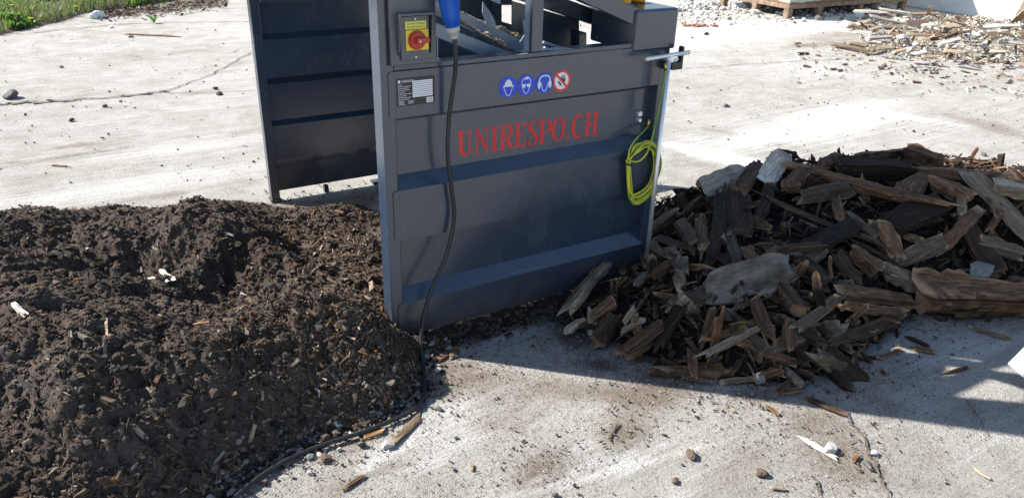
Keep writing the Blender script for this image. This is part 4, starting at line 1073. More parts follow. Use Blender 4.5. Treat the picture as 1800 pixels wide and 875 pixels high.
# the pieces that show one by one
GW = 'scrap wood in the heap'
BIG = [
 ('wooden_board', 'wide pale grey broken board lying on top of the woodpile front', (1243,512,1384,470,66,'s'), dict(flat=.16, lift=.045, ends=(.05,.10), bend=0, rough=.05, tilt=(-.55,-.75,0))),
 ('wooden_plank', 'grey brown plank leaning right of the wide pale board', (1352,512,1446,441,26,'g'), dict(lift=.04)),
 ('wooden_board', 'blue grey slab at the upper left of the woodpile', (1234,332,1308,306,42,'s'), dict(flat=.55, lift=.05, ends=(.04,.05), tilt=(-.5,-.7,0))),
 ('wooden_board', 'pale upright slab at the top of the woodpile', (1340,318,1376,272,42,'s'), dict(flat=.25, lift=.05, ends=(.04,.06), tilt=(-.7,-.8,0))),
 ('wooden_board', 'dark brown wide board standing in the upper woodpile', (1299,408,1297,340,54,'d'), dict(flat=.18, lift=.04, ends=(.05,.05), tilt=(-.6,-.8,0))),
 ('wooden_plank', 'narrow dark plank standing left of the dark wide board', (1248,462,1266,344,22,'d'), dict(lift=.045, tilt=(-.6,-.8,0))),
 ('wooden_chunk', 'grey brown stub leaning before the dark wide board', (1276,398,1296,460,24,'g'), dict(lift=.05)),
 ('wooden_chunk', 'light brown broken stub standing in the left woodpile', (1232,384,1238,436,24,'b'), dict(lift=.06)),
 ('wooden_chunk', 'grey weathered block at the left top of the woodpile', (1144,404,1188,374,24,'g'), dict(lift=.04)),
 ('wooden_stick', 'round brown stick lying level across the left woodpile', (1106,460,1226,468,13,'b'), dict(flat=.9, lift=.06)),
 ('wooden_chunk', 'jagged upright splinter in front of the machine panel', (1092,420,1097,478,17,'b'), dict(lift=.06, dz0=.03, ends=(.2,.1))),
 ('wooden_chunk', 'short upright splinter right of the jagged one', (1129,428,1136,466,13,'b'), dict(lift=.05, dz0=.02)),
 ('wooden_log', 'long blue grey split log leaning against the machine panel', (1002,540,1092,452,24,'g'), dict(flat=.8, lift=.075, dz1=.05)),
 ('wooden_chunk', 'orange rotten chunk on the left woodpile', (1148,487,1178,463,19,'o'), dict(lift=.06)),
 ('wooden_chunk', 'tan blunt piece at the left tip of the woodpile', (996,584,1026,562,18,'p'), dict(lift=.012, flat=.6)),
 ('wooden_log', 'dark split log at the lower left of the woodpile', (1096,622,1164,572,32,'b'), dict(lift=.03, flat=.6)),
 ('wooden_chunk', 'grey upright stub under the wide pale board', (1194,502,1199,452,22,'g'), dict(lift=.05)),
 ('wooden_chunk', 'brown grained block left of the wide pale board', (1188,540,1244,512,40,'g'), dict(lift=.02, flat=.4)),
 ('wooden_plank', 'long thin tan plank slanting across the upper woodpile', (1345,346,1542,424,15,'g'), dict(lift=.06, flat=.5)),
 ('wooden_log', 'long brown log with a sunlit upper edge near the top', (1410,299,1640,358,27,'b'), dict(lift=.07, flat=.8, bend=.02)),
 ('wooden_log', 'dark thick log along the top ridge of the woodpile', (1474,294,1606,304,36,'d'), dict(lift=.05, flat=.9)),
 ('wooden_log', 'sunlit tan log at the back of the ridge', (1518,277,1612,268,24,'b'), dict(lift=.05, flat=.9)),
 ('wooden_chunk', 'dark round log end on the back of the ridge', (1596,265,1642,286,30,'b'), dict(lift=.055, flat=.9)),
 ('wooden_log', 'brown log lying at the back right of the ridge', (1612,301,1764,312,22,'b'), dict(lift=.05, flat=.9)),
 ('wooden_board', 'wide pale sunlit plank at the right end of the woodpile', (1706,306,1822,432,46,'p'), dict(lift=.07, flat=.25, ends=(.03,.03), rough=.05)),
 ('wooden_board', 'brown triangular board below the ridge', (1588,346,1636,306,46,'b'), dict(lift=.06, flat=.3, taper=(1.1,.5))),
 ('wooden_chunk', 'rounded brown block in the middle of the woodpile', (1545,394,1572,450,36,'b'), dict(lift=.05, flat=.6)),
 ('wooden_board', 'grey split slab right of the rounded brown block', (1580,462,1650,430,40,'g'), dict(lift=.045, flat=.45, taper=(.6,1))),
 ('wooden_plank', 'dark plank with orange broken edges leaning to the right', (1640,446,1712,374,28,'b'), dict(lift=.06, flat=.5)),
 ('wooden_board', 'brown board leaning down at the right of the woodpile', (1700,392,1752,474,44,'b'), dict(lift=.05, flat=.3)),
 ('wooden_chunk', 'grey narrow upright stub at the right of the woodpile', (1688,334,1692,378,16,'g'), dict(lift=.07)),
 ('wooden_log', 'huge grey brown trunk piece at the right foot of the woodpile', (1606,512,1826,534,66,'b'), dict(lift=.05, flat=.95, ends=(.08,.04), bend=.02, taper=(1.15,.7), rough=.2)),
 ('wooden_chunk', 'orange rotten strip under the huge trunk piece', (1690,552,1800,548,16,'o'), dict(lift=.02)),
 ('wooden_plank', 'dark thick plank over a second plank at the woodpile front', (1474,512,1604,530,29,'b'), dict(lift=.055, flat=.6, ends=(.04,.05))),
 ('wooden_plank', 'brown plank under the dark thick plank', (1484,536,1588,548,20,'b'), dict(lift=.035, flat=.6)),
 ('wooden_log', 'grey half log with yellow rotten end at the woodpile front', (1366,608,1478,574,29,'g'), dict(lift=.025, flat=.7)),
 ('wooden_chunk', 'grey wedge right of the half log', (1430,622,1476,592,24,'g'), dict(lift=.015, flat=.6)),
 ('wooden_plank', 'brown plank pointing right at the woodpile front', (1478,596,1576,556,28,'b'), dict(lift=.03, flat=.5)),
 ('wooden_plank', 'light grey plank slanting behind the half log', (1404,574,1472,522,22,'g'), dict(lift=.05, flat=.5)),
 ('wooden_chunk', 'yellow orange splintered chunk in the lower woodpile', (1250,592,1306,580,16,'o'), dict(lift=.04)),
 ('wooden_plank', 'tan split splinter below the yellow orange chunk', (1242,622,1334,576,15,'p'), dict(lift=.04, ends=(.15,.2))),
 ('wooden_plank', 'brown plank slanting down at the lower woodpile', (1302,600,1398,637,19,'b'), dict(lift=.03)),
 ('wooden_plank', 'dark brown upright plank below the wide pale board', (1328,528,1352,592,27,'b'), dict(lift=.04)),
 ('wooden_plank', 'narrow brown plank leaning under the wide pale board', (1238,594,1252,546,15,'b'), dict(lift=.04)),
 ('wooden_chunk', 'brown stub standing at the front foot of the woodpile', (1215,616,1219,660,18,'b'), dict(lift=.02)),
 ('wooden_chunk', 'brown block lying at the front foot of the woodpile', (1148,652,1192,657,20,'b'), dict(lift=.012)),
 ('wooden_stick', 'light stick at the very front foot of the woodpile', (1202,663,1244,671,9,'g'), dict(lift=.008)),
 ('wooden_chunk', 'small pale pointed chip in the left woodpile', (1098,566,1116,542,15,'p'), dict(lift=.05)),
 ('wooden_chunk', 'pale split chip below the pointed chip', (1094,582,1128,562,13,'p'), dict(lift=.045)),
 ('wooden_chunk', 'light brown splinter left of the grey upright stub', (1118,500,1132,484,14,'p'), dict(lift=.055)),
 ('wooden_chunk', 'brown narrow upright piece at the middle top', (1470,352,1478,386,16,'b'), dict(lift=.06)),
 ('wooden_plank', 'grey brown plank under the slanting tan plank', (1492,376,1540,416,16,'g'), dict(lift=.05)),
 ('wooden_log', 'dark log lying level at the centre of the woodpile', (1362,440,1446,432,18,'d'), dict(lift=.06, flat=.8)),
 ('wooden_chunk', 'grey stub left of the slanting plank', (1330,386,1350,330,26,'d'), dict(lift=.05)),
 ('wooden_board', 'dark slanting board at the woodpile centre', (1430,430,1500,396,40,'d'), dict(lift=.05, flat=.25)),
 ('wooden_board', 'large dark board in the shaded right centre', (1560,400,1650,360,54,'d'), dict(lift=.035, flat=.25)),
 ('wooden_chunk', 'brown chunk between wide pale board and slanting plank', (1372,480,1378,448,20,'b'), dict(lift=.02)),
 ('wooden_chunk', 'reddish brown chunk in the right lower woodpile', (1470,450,1500,494,30,'b'), dict(lift=.035)),
 ('wooden_chunk', 'thick brown block just right of the pale upright slab', (1386,332,1418,298,30,'b'), dict(lift=.055, flat=.8)),
 ('wooden_log', 'short grey log under the long sunlit edged log', (1410,346,1492,332,30,'g'), dict(lift=.055, flat=.9)),
 ('wooden_chunk', 'dark block between blue grey slab and pale upright slab', (1302,332,1334,292,30,'d'), dict(lift=.055, flat=.8)),
 ('wooden_chunk', 'brown stump on the ridge left of the dark thick log', (1446,296,1476,276,26,'b'), dict(lift=.06, flat=.9)),
 ('wooden_log', 'brown thick log left of the wide pale sunlit plank', (1644,322,1702,346,26,'b'), dict(lift=.06, flat=.9)),
 ('wooden_chunk', 'tan sunlit block right of the wide pale plank top', (1752,326,1806,340,28,'p'), dict(lift=.07, flat=.8)),
 ('wooden_chunk', 'thick grey block above the pale stone block', (1716,424,1790,446,30,'g'), dict(lift=.04, flat=.8)),
 ('wooden_chunk', 'brown thick block at the centre of the lower heap', (1498,440,1544,474,28,'b'), dict(lift=.045, flat=.9)),
 ('wooden_chunk', 'grey thick block left of the huge trunk piece', (1556,476,1612,502,28,'g'), dict(lift=.045, flat=.8)),
 ('wooden_chunk', 'dark thick block behind the leaning grey brown plank', (1404,462,1452,498,30,'d'), dict(lift=.03, flat=.9)),
 ('wooden_chunk', 'brown thick block below the leaning grey brown plank', (1376,504,1404,546,28,'b'), dict(lift=.04, flat=.9)),
 ('wooden_chunk', 'grey thick stub behind the level brown stick', (1178,440,1202,478,24,'g'), dict(lift=.055, flat=.9)),
 ('wooden_chunk', 'brown thick block under the grey weathered block', (1148,432,1184,456,26,'b'), dict(lift=.05, flat=.9)),
 ('wooden_chunk', 'dark thick block left of the light brown broken stub', (1198,398,1224,432,28,'d'), dict(lift=.05, flat=.9)),
 ('wooden_chunk', 'brown thick block under the dark wide board', (1306,438,1338,478,28,'b'), dict(lift=.045, flat=.9)),
 ('wooden_chunk', 'brown blocky piece at the left front of the woodpile', (1040,560,1078,530,24,'b'), dict(lift=.04, flat=.9)),
 ('wooden_chunk', 'dark blocky piece at the left tip of the woodpile', (1050,600,1080,560,26,'d'), dict(lift=.03, flat=.9)),
 ('wooden_plank', 'small light plank lying under the left stick', (1160,420,1220,440,20,'d'), dict(lift=.04)),
]
for nm, lb, a, kw in BIG:
    piece(nm, lb, nm.replace('wooden_', ''), *a, H=HW, group=GW, nr=18, nx=20, **kw)
stone_at('pale grey stone block lying on the right woodpile', 1724,482,30,'stone_grey', 411, sq=(1,.55,.6), H=lambda x, y: HW(x, y, False)+0.03)
stone_at('dark red brown stone beside the pale block on the woodpile', 1782,496,17,'stone_brown', 412, H=lambda x, y: HW(x, y, False)+0.02)
stone_at('grey rock at the front foot of the woodpile', 1338,668,16,'stone_grey', 413, sq=(1,.9,.8))
stone_at('small pale stone at the tip of a dark stick on shaded concrete', 1480,727,5,'stone_white', 414)
GD = 'loose sticks on the shaded concrete'
for nm, lb, a, kw in [
 ('wooden_stick', 'reddish stick lying alone on the shaded concrete', (1663,654,1701,644,8,'b'), dict(flat=.7, taper=(.6,1))),
 ('wooden_stick', 'dark curved bark lying below a dark stick', (1608,612,1640,618,12,'b'), dict(flat=.6)),
 ('wooden_stick', 'dark stick pointing at the curved bark', (1595,592,1632,608,9,'d'), dict()),
 ('wooden_plank', 'blue grey flat slat poking out of the woodpile foot', (1478,606,1530,634,11,'g'), dict(flat=.3)),
 ('wooden_log', 'dark log end pointing at the shadow edge', (1452,640,1492,686,19,'d'), dict(flat=.9)),
 ('wooden_stick', 'long dark stick lying on the shadow edge', (1420,700,1480,726,11,'d'), dict(flat=.7)),
 ('wooden_stick', 'grey slat on the shaded concrete below the huge trunk piece', (1712,578,1776,595,9,'g'), dict(flat=.5)),
 ('wooden_chunk', 'flat brown bark on the shaded concrete at the woodpile foot', (1548,628,1580,614,12,'b'), dict(flat=.4)),
 ('wooden_stick', 'leaning brown stick beside the grey rock', (1362,692,1396,664,10,'b'), dict(lift=.015)),
 ('wooden_chunk', 'flat brown chip right of the grey rock', (1378,690,1408,684,13,'b'), dict(flat=.4)),
 ('wooden_stick', 'grey slat left of the grey rock', (1270,672,1322,666,12,'g'), dict(flat=.5)),
 ('wooden_chunk', 'small black bit on the shaded concrete', (1549,651,1557,658,6,'d'), dict(flat=.7)),
 ('wooden_chunk', 'tan bark chip in the sun beside the shadow edge', (1346,713,1368,727,8,'b'), dict(flat=.5)),
 ('wooden_plank', 'white flat splinter before the tan rock', (1418,772,1466,802,11,'w'), dict(flat=.3, ends=(.2,.1))),
 ('wooden_chunk', 'small brown chip on the crumbled joint', (1500,810,1508,800,9,'b'), dict(flat=.5)),
 ('wooden_stick', 'pale thin sticks on the striped concrete at the right', (1712,820,1738,838,6,'p'), dict(flat=.5)),
 ('wooden_chunk', 'dry curled leaf like chip near the photo bottom right', (1356,856,1380,858,8,'p'), dict(flat=.4)),
 ('wooden_stick', 'long thin stick lying on the concrete at upper left', (218,60,306,64,5,'g'), dict(flat=.8)),
 ('wooden_stick', 'short pale stick lying on the rough concrete at left', (92,290,118,292,6,'p'), dict(flat=.8)),
 ('wooden_stick', 'thin brown stick beside the panel foot at the woodpile tip', (910,556,976,545,10,'b'), dict(flat=.5)),
 ('wooden_stick', 'thin stick on the brown sawdust at the middle foreground', (1070,765,1085,742,5,'p'), dict(flat=.6))]:
    piece(nm, lb, 'stick', *a, H=HMAX, group=GD, nr=12, nx=12, **{**dict(lift=.004), **kw})

# the rest of the heap, told apart by size and tone only
PROTO = {}
KIND = {'d': ('dark brown', 'wood_dark'), 'b': ('brown', 'wood_brown'), 'g': ('weathered grey', 'wood_grey'), 'p': ('pale tan', 'wood_pale'), 'o': ('rotten orange', 'wood_orange')}
rr = np.random.default_rng(77)
def heap_piece(x, y, L, tone, sink):
    flat = rr.uniform(.40, 1.0); w = L*rr.uniform(.13, .42); seed = int(rr.integers(1e6))
    o = link('wood_scrap', wood_mesh(L, w, w*flat, seed, (rr.uniform(.06, .2), rr.uniform(.06, .2)), (rr.uniform(.7, 1), rr.uniform(.6, 1)), .04, 16, 15, .15), KIND[tone][1])
    n = nrm_of(HW, np.array([x]), np.array([y]))[0]; n = unit(n + rr.normal(0, .35, 3))
    d = unit(np.cross(n, rr.normal(size=3))); d = unit(d + n*rr.normal(0, .28))
    place(o, np.array([x, y, float(HW(x, y, False)) + sink]), d, n)
    size = 'large' if L > .17 else ('middling' if L > .10 else 'small')
    return tag(o, '%s %s wood scrap lying among others in the woodpile' % (size, KIND[tone][0]), 'wood scrap', '%s %s scraps of the woodpile' % (size, KIND[tone][0]))
pp = np.vstack([sample(108, (0.66, 3.5, -1.15, 0.65), WOOD_FOOT, nearw, 0.015), sample(112, (0.66, 1.55, -1.0, 0.1), WOOD_FOOT, nearw, 0.01)])
for i, (x, y) in enumerate(pp):
    L = float(np.clip(rr.lognormal(math.log(.105), .48), .045, .34))
    if x < 1.25: L *= .60
    elif x < 1.6: L *= .85
    heap_piece(x, y, L, rr.choice(list('dbgpo'), p=[.40, .43, .09, .04, .04]), rr.uniform(-.005, .045))

# ================================================================ LOOSE LITTER ON THE SLAB
def litter(n, box, dens, name, label, kinds, mats, probs, lo, hi, chip=True):
    p = np.zeros((0, 2))
    while len(p) < n:
        q = np.stack([RNG.uniform(box[0], box[1], n), RNG.uniform(box[2], box[3], n)], -1)
        k = (RNG.uniform(0, 1, n) < dens(q[:, 0], q[:, 1])) & (HMAX(q[:, 0], q[:, 1]) < 0.004)
        p = np.vstack([p, q[k]])
    p = p[:n]; L = np.clip(RNG.lognormal(math.log(lo), .55, n), lo*.35, hi)
    mi = RNG.choice(len(mats), n, p=probs)
    if chip:
        Nn = unit(np.array([0, 0, 1.]) + RNG.normal(0, .22, (n, 3))); D = unit(np.cross(Nn, unit(RNG.normal(size=(n, 3)))))
        Wd = L*RNG.uniform(.15, .55, n); T = np.minimum(Wd*.6, .006)
        return tag(chips(name, np.c_[p, .3*T+.001], D, Nn, L, Wd, T, mats, mi), label, 'litter', kind='stuff')
    return tag(blobs(name, np.c_[p, L*.3], L, mats, mi, 1), label, 'gravel', kind='stuff')
def fieldd(x, y):
    v = 0.02 + 0.30*sstep(.15, .6, fbm(x*1.6, y*1.6, None, 3, 61))
    v = v + 0.9*sstep(-.30, 0, poly_dist(x, y, DIRT_FOOT)) + 0.5*sstep(-.35, 0, poly_dist(x, y, WOOD_FOOT))
    for px, py, s in ((1100,760,.09), (950,820,.1), (1490,800,.09), (1010,590,.12), (830,600,.14), (1290,690,.12), (580,362,.28)):
        c = G(px, py); v = v + .9*np.exp(-((x-c[0])**2+(y-c[1])**2)/(2*s*s))
    return np.clip(v, 0, 1)
litter(900, (-1.0, 2.2, -1.9, 0.2), fieldd, 'wood_litter', 'fine wood slivers strewn over the concrete in front of the machine', None, ['chip_brown', 'chip_dark', 'chip_grey', 'chip_pale'], [.36, .24, .2, .2], .0065, .028)
litter(3200, (-1.0, 2.2, -1.9, 0.2), fieldd, 'grit', 'fine grit strewn over the concrete in front of the machine', None, ['stone_brown', 'stone_grey', 'soil', 'chip_pale'], [.34, .2, .34, .12], .0021, .006, False)
def finer(n, box, name, label, mats, probs, r0, r1):
    p = np.stack([RNG.uniform(box[0], box[1], n), RNG.uniform(box[2], box[3], n)], -1)
    k = (HMAX(p[:, 0], p[:, 1], False) < 0.004) & (RNG.uniform(0, 1, n) < np.clip(.35+1.2*fbm(p[:, 0]*2.6, p[:, 1]*2.6, None, 3, 97)+.8*sstep(-.35, 0, poly_dist(p[:, 0], p[:, 1], DIRT_FOOT)), .05, 1)); p = p[k]
    r = np.clip(RNG.lognormal(math.log(r0), .45, len(p)), r0*.5, r1)
    tag(blobs(name, np.c_[p, r*.3], r, mats, RNG.choice(len(mats), len(p), p=probs), 1), label, 'dust', kind='stuff')
finer(30000, (-.9, 1.9, -1.75, 0.0), 'coarse_dust', 'coarse sawdust and sand grains on the concrete in front of the machine', ['chip_brown', 'chip_pale', 'stone_pale', 'stone_grey', 'soil'], [.24, .24, .22, .16, .14], .0013, .0035)
fd2 = lambda x, y: np.clip(.25 + sstep(0, .5, fbm(x*1.1, y*1.1, None, 3, 63)) + .9*sstep(-.3, 0, poly_dist(x, y, DIRT_FOOT)), 0, 1)
litter(800, (-2.6, 1.2, 1.0, 7.5), fd2, 'far_grit', 'fine grit and bits strewn over the concrete behind the soil heap', None, ['stone_brown', 'stone_grey', 'stone_dark', 'chip_brown'], [.3, .3, .2, .2], .0034, .014, False)
litter(1700, (1.3, 8.0, 0.2, 6.0), fd2, 'yard_grit', 'fine grit and bits strewn over the concrete right of the machine', None, ['stone_brown', 'stone_grey', 'stone_dark', 'chip_brown'], [.3, .35, .15, .2], .0036, .014, False)
litter(700, (0.0, 1.3, 0.5, 1.75), lambda x, y: np.full(x.shape, .9), 'inner_litter', 'chips and crumbs on the concrete between the two side panels', None, ['chip_brown', 'chip_dark', 'stone_grey', 'chip_pale'], [.3, .3, .25, .15], .012, .05)

# ---- corner of a white metal sheet at the right, raised on a brick
def zplane(px, py, z): return G(px, py, z)
q0, q1, q2 = zplane(1772,637,.15), zplane(1840,569,.17), zplane(1850,705,.15)
q3 = q1 + (q2-q0)
mb = MB(); up_ = np.array([0, 0, .006])
mb.add([q0, q2, q3, q1, q0-up_, q2-up_, q3-up_, q1-up_], [(0,1,2,3), (7,6,5,4), (0,4,5,1), (1,5,6,2), (2,6,7,3), (3,7,4,0)])
ws = mb.build('metal_sheet', 'white_sheet', None, .002); tag(ws, 'white flat sheet corner reaching in at the right edge', 'sheet')
bk = link('support_block', rock_mesh(.115, 71, 2, (1, .8, .62)), 'stone_grey'); bk.location = tuple((q1*.25+q3*.55+q2*.2)*np.array([1, 1, 0])); tag(bk, 'grey block holding up the white sheet', 'block')

# ================================================================ FAR BACKGROUND
# rusty steel crate on short legs
c0 = G(1384,33); e1 = unit((G(1545,21)-c0)*np.array([1, 1, 0])); e2 = np.array([-e1[1], e1[0], 0])
if e2 @ (G(1300,8)-c0) < 0: e2 = -e2
crate = tag(empty('steel_crate', tuple(c0)), 'pale green steel crate with rusty base standing on short legs', 'crate')
ang = math.atan2(e1[1], e1[0])
def crate_part(name, boxes, mat, bev=.006):
    mb = MB()
    for b in boxes: mb.box(*b)
    me = mb.mesh(name); me.materials.append(MATS[mat]); o = bpy.data.objects.new(name, me); COL.objects.link(o); o.parent = crate
    m = o.modifiers.new('bevel', 'BEVEL'); m.width = bev; m.segments = 2
    return o
crate.rotation_euler = (0, 0, ang)
sgn = 1 if (np.array([-math.sin(ang), math.cos(ang), 0]) @ e2) > 0 else -1
def yb_(a, b): return (a, b) if sgn > 0 else (-b, -a)
crate_part('body', [(0.02, 2.58, *yb_(0.02, 1.38), .185, 1.15)], 'rusty_paint')
crate_part('base_frame', [(0, 2.6, *yb_(0, 1.4), .125, .184)], 'rust')
crate_part('rim', [(-.01, 2.61, *yb_(-.01, 1.41), 1.152, 1.21)], 'rusty_paint')
for z in (.40, .75): crate_part('rib', [(0.0, 2.6, *yb_(0.0, 1.4), z, z+.045)], 'rusty_paint')
for x in (0.0, .62, 1.5, 2.5):
    for y in (0.0, .62, 1.3): crate_part('leg', [(x, x+.09, *yb_(y, y+.09), 0, .1245)], 'rust')
# white rendered wall behind the rubble
a_, b_ = np.array([11.4, 6.9, 0]), np.array([11.2, 3.2, 0]); wd = unit((b_-a_)*np.array([1, 1, 0])); a_ = a_-wd*1.2; b_ = b_+wd*2.5; wnrm = np.array([-wd[1], wd[0], 0]); 
if wnrm[0] < 0: wnrm = -wnrm
mb = MB(); nn = 26; VV = []
for i in range(nn+1):
    pnt = a_+(b_-a_)*i/nn
    for j in range(9):
        VV.append(pnt + wnrm*0.02*vnoise(i*.9, j*.9, seed=8) + np.array([0, 0, 2.2*j/8]))
m_ = len(VV); VV = VV + [v + wnrm*.35 for v in VV]
FF = [(i*9+j, (i+1)*9+j, (i+1)*9+j+1, i*9+j+1) for i in range(nn) for j in range(8)]
FF += [tuple(m_+q for q in reversed(f)) for f in FF]
FF += [(i*9+8, (i+1)*9+8, m_+(i+1)*9+8, m_+i*9+8) for i in range(nn)]
FF += [(j, j+1, m_+j+1, m_+j) for j in range(8)] + [(nn*9+j+1, nn*9+j, m_+nn*9+j, m_+nn*9+j+1) for j in range(8)]
mb.add(VV, FF); tag(mb.build('white_wall', 'plaster'), 'white rendered wall behind the rubble pile', 'wall')
# leaning tree trunk at the right corner
t0, t1 = G(1782,46), G(1800,46); tr = tag(empty('tree', tuple(t0)), 'leaning grey barked tree at the top right corner', 'tree')
tp = [t0+np.array([0.06, -.05, -.05]), t0+np.array([.10, -.10, .3]), t0+np.array([.22, -.2, .8]), t0+np.array([.30, -.3, 1.6]), t0+np.array([.42, -.34, 2.6])]
MB().tube(catmull(tp, 6), [.13-.0028*i for i in range(len(catmull(tp, 6)))], 14).build('trunk', 'bark', tr)
C = np.array(tp[-1]) + np.array([0, 0, .5]) + RNG.normal(0, .55, (1600, 3)); Nn = unit(RNG.normal(size=C.shape)); D = unit(np.cross(Nn, RNG.normal(size=C.shape)))
cr = chips('crown', C, D, Nn, RNG.uniform(.06, .14, len(C)), RNG.uniform(.03, .07, len(C)), np.full(len(C), .002), ['leaf', 'grass'], RNG.integers(0, 2, len(C)))
cr.parent = tr; cr.matrix_parent_inverse = Matrix.Translation(-Vector(tr.location))
for k in range(3):
    MB().tube([tp[3+k//2], np.array(tp[-1])+np.array([math.cos(k*2.1)*.5, math.sin(k*2.1)*.5, .5])], [.05, .015], 8).build('limb', 'bark', tr)

# rubble and planks before the wall
GR = 'rubble pile before the white wall'
FLAT = lambda x, y, detail=True: np.zeros(np.shape(x))
# mound of earth and splinters under the rubble
RUB = [G(1510,52)[:2], G(1545,88)[:2], G(1600,100)[:2], G(1700,104)[:2], G(1830,112)[:2], G(1850,60)[:2], G(1700,42)[:2], G(1620,36)[:2], G(1540,30)[:2]]
def HR(x, y, detail=True):
    d = poly_dist(np.asarray(x, float), np.asarray(y, float), RUB)
    h = np.minimum(np.clip(d, 0, None)*.5, .12+.10*fbm(np.asarray(x)*1.6, np.asarray(y)*1.6, None, 3, 6))
    return np.maximum(h, 0)
RP = np.array(RUB); bx = (RP[:, 0].min()-.3, RP[:, 0].max()+.3, RP[:, 1].min()-.3, RP[:, 1].max()+.3)
p = sample(2900, bx, RUB, lambda x, y: np.clip(.35+.9*sstep(-.2, .4, fbm(x*1.5, y*1.5, None, 3, 12)), 0, 1), -.12); n = len(p)
Nn = unit(np.array([0, 0, 1.]) + RNG.normal(0, .6, (n, 3))); D = unit(np.cross(Nn, unit(RNG.normal(size=(n, 3)))))
L = np.clip(RNG.lognormal(math.log(.055), .55, n), .02, .26); Wd = L*RNG.uniform(.1, .35, n)
C = np.c_[p, HR(p[:, 0], p[:, 1])*RNG.uniform(.5, 1, n)+.012]
tag(chips('rubble_litter', C, D, Nn, L, Wd, Wd*.5, ['chip_pale', 'chip_grey', 'chip_brown', 'stone_pale', 'chip_white'], RNG.choice(5, n, p=[.34, .16, .10, .20, .20])), 'splinters and crumbs of the rubble pile before the white wall', 'rubble', kind='stuff')
def fpiece(name, label, cat, x0, y0, x1, y1, wpx, tone, z0=.05, z1=.05, flat=.3, **kw):
    SEED[0] += 1
    a, b = G(x0, y0, z0), G(x1, y1, z1); c = (a+b)/2; L = float(np.linalg.norm(b-a)); w = wpx*mpp(c)
    o = link(name, wood_mesh(L, w*1.6, w*flat*2, SEED[0], (.03, .05), (1, 1), .015, 12, 12, .08), WOODS[tone]); place(o, c, (b-a)/L, np.array([-.2, -.3, 1.]))
    return tag(o, label, cat, GR)
for a in [
 ('wooden_plank', 'long white plank sloping down in the rubble pile', 'plank', 1530,28,1592,42,5,'w',.22,.14), ('wooden_plank', 'white board lying at the left top of the rubble', 'plank', 1502,20,1560,22,5,'w',.16,.22),
 ('wooden_plank', 'upper white board at the top of the rubble', 'plank', 1545,16,1600,24,5,'w',.28,.22), ('wooden_plank', 'level grey board under the blue shaded wall', 'plank', 1598,25,1650,24,5,'p',.2,.2),
 ('wooden_stick', 'upright broken stake on the rubble', 'stake', 1632,24,1634,12,4,'p',.2,.36), ('wooden_plank', 'white flat plank low at the rubble front', 'plank', 1680,78,1720,90,7,'w',.06,.05),
 ('wooden_plank', 'second white flat plank below the first at the rubble front', 'plank', 1690,90,1728,100,8,'w',.03,.03), ('wooden_plank', 'white beam lying level at the right of the rubble', 'beam', 1730,48,1792,46,6,'w',.18,.18),
 ('wooden_plank', 'pale plank below the white beam at right', 'plank', 1755,56,1812,59,5,'w',.12,.12), ('wooden_plank', 'thin brown plank on the rubble back', 'plank', 1660,34,1706,46,4,'g',.2,.14),
 ('wooden_plank', 'brown broken board under the ribbed radiator', 'board', 1630,66,1655,62,12,'b',.1,.1), ('wooden_plank', 'tan board at the left side of the rubble', 'board', 1555,48,1590,56,9,'p',.08,.05),
 ('wooden_plank', 'tan lower board at the left front of the rubble', 'board', 1560,60,1606,64,6,'p',.05,.03), ('wooden_plank', 'weathered long board of the small plank heap', 'board', 1464,78,1530,91,6,'p',.03,.03),
 ('wooden_plank', 'grey curled board on the small plank heap', 'board', 1494,76,1522,80,8,'g',.07,.06), ('wooden_plank', 'grey board end at the right of the small plank heap', 'board', 1530,88,1550,80,7,'g',.05,.06),
 ('wooden_log', 'pale leaning log at the right edge of the rubble', 'log', 1780,42,1806,18,7,'p',.1,.35), ('wooden_plank', 'thin pale stick at the right front of the rubble', 'stick', 1786,88,1806,104,3,'w',.05,.03),
 ('wooden_plank', 'brown stick on the rubble middle', 'stick', 1676,60,1684,44,4,'p',.1,.2), ('wooden_stick', 'broken tan stake under the ribbed radiator', 'stake', 1616,82,1622,66,4,'p',.02,.12)]:
    fpiece(*a)
def fstone(label, px, py, rpx, mat, seed, z=0.0, sq=(1, .8, .6)):
    p_ = G(px, py, z); r_ = rpx*mpp(p_); o = link('rubble_stone', rock_mesh(r_, seed, 2, sq), mat); o.location = tuple(p_-np.array([0, 0, .1*r_])); o.rotation_euler = (0, 0, seed*.7)
    return tag(o, label, 'stone', GR)
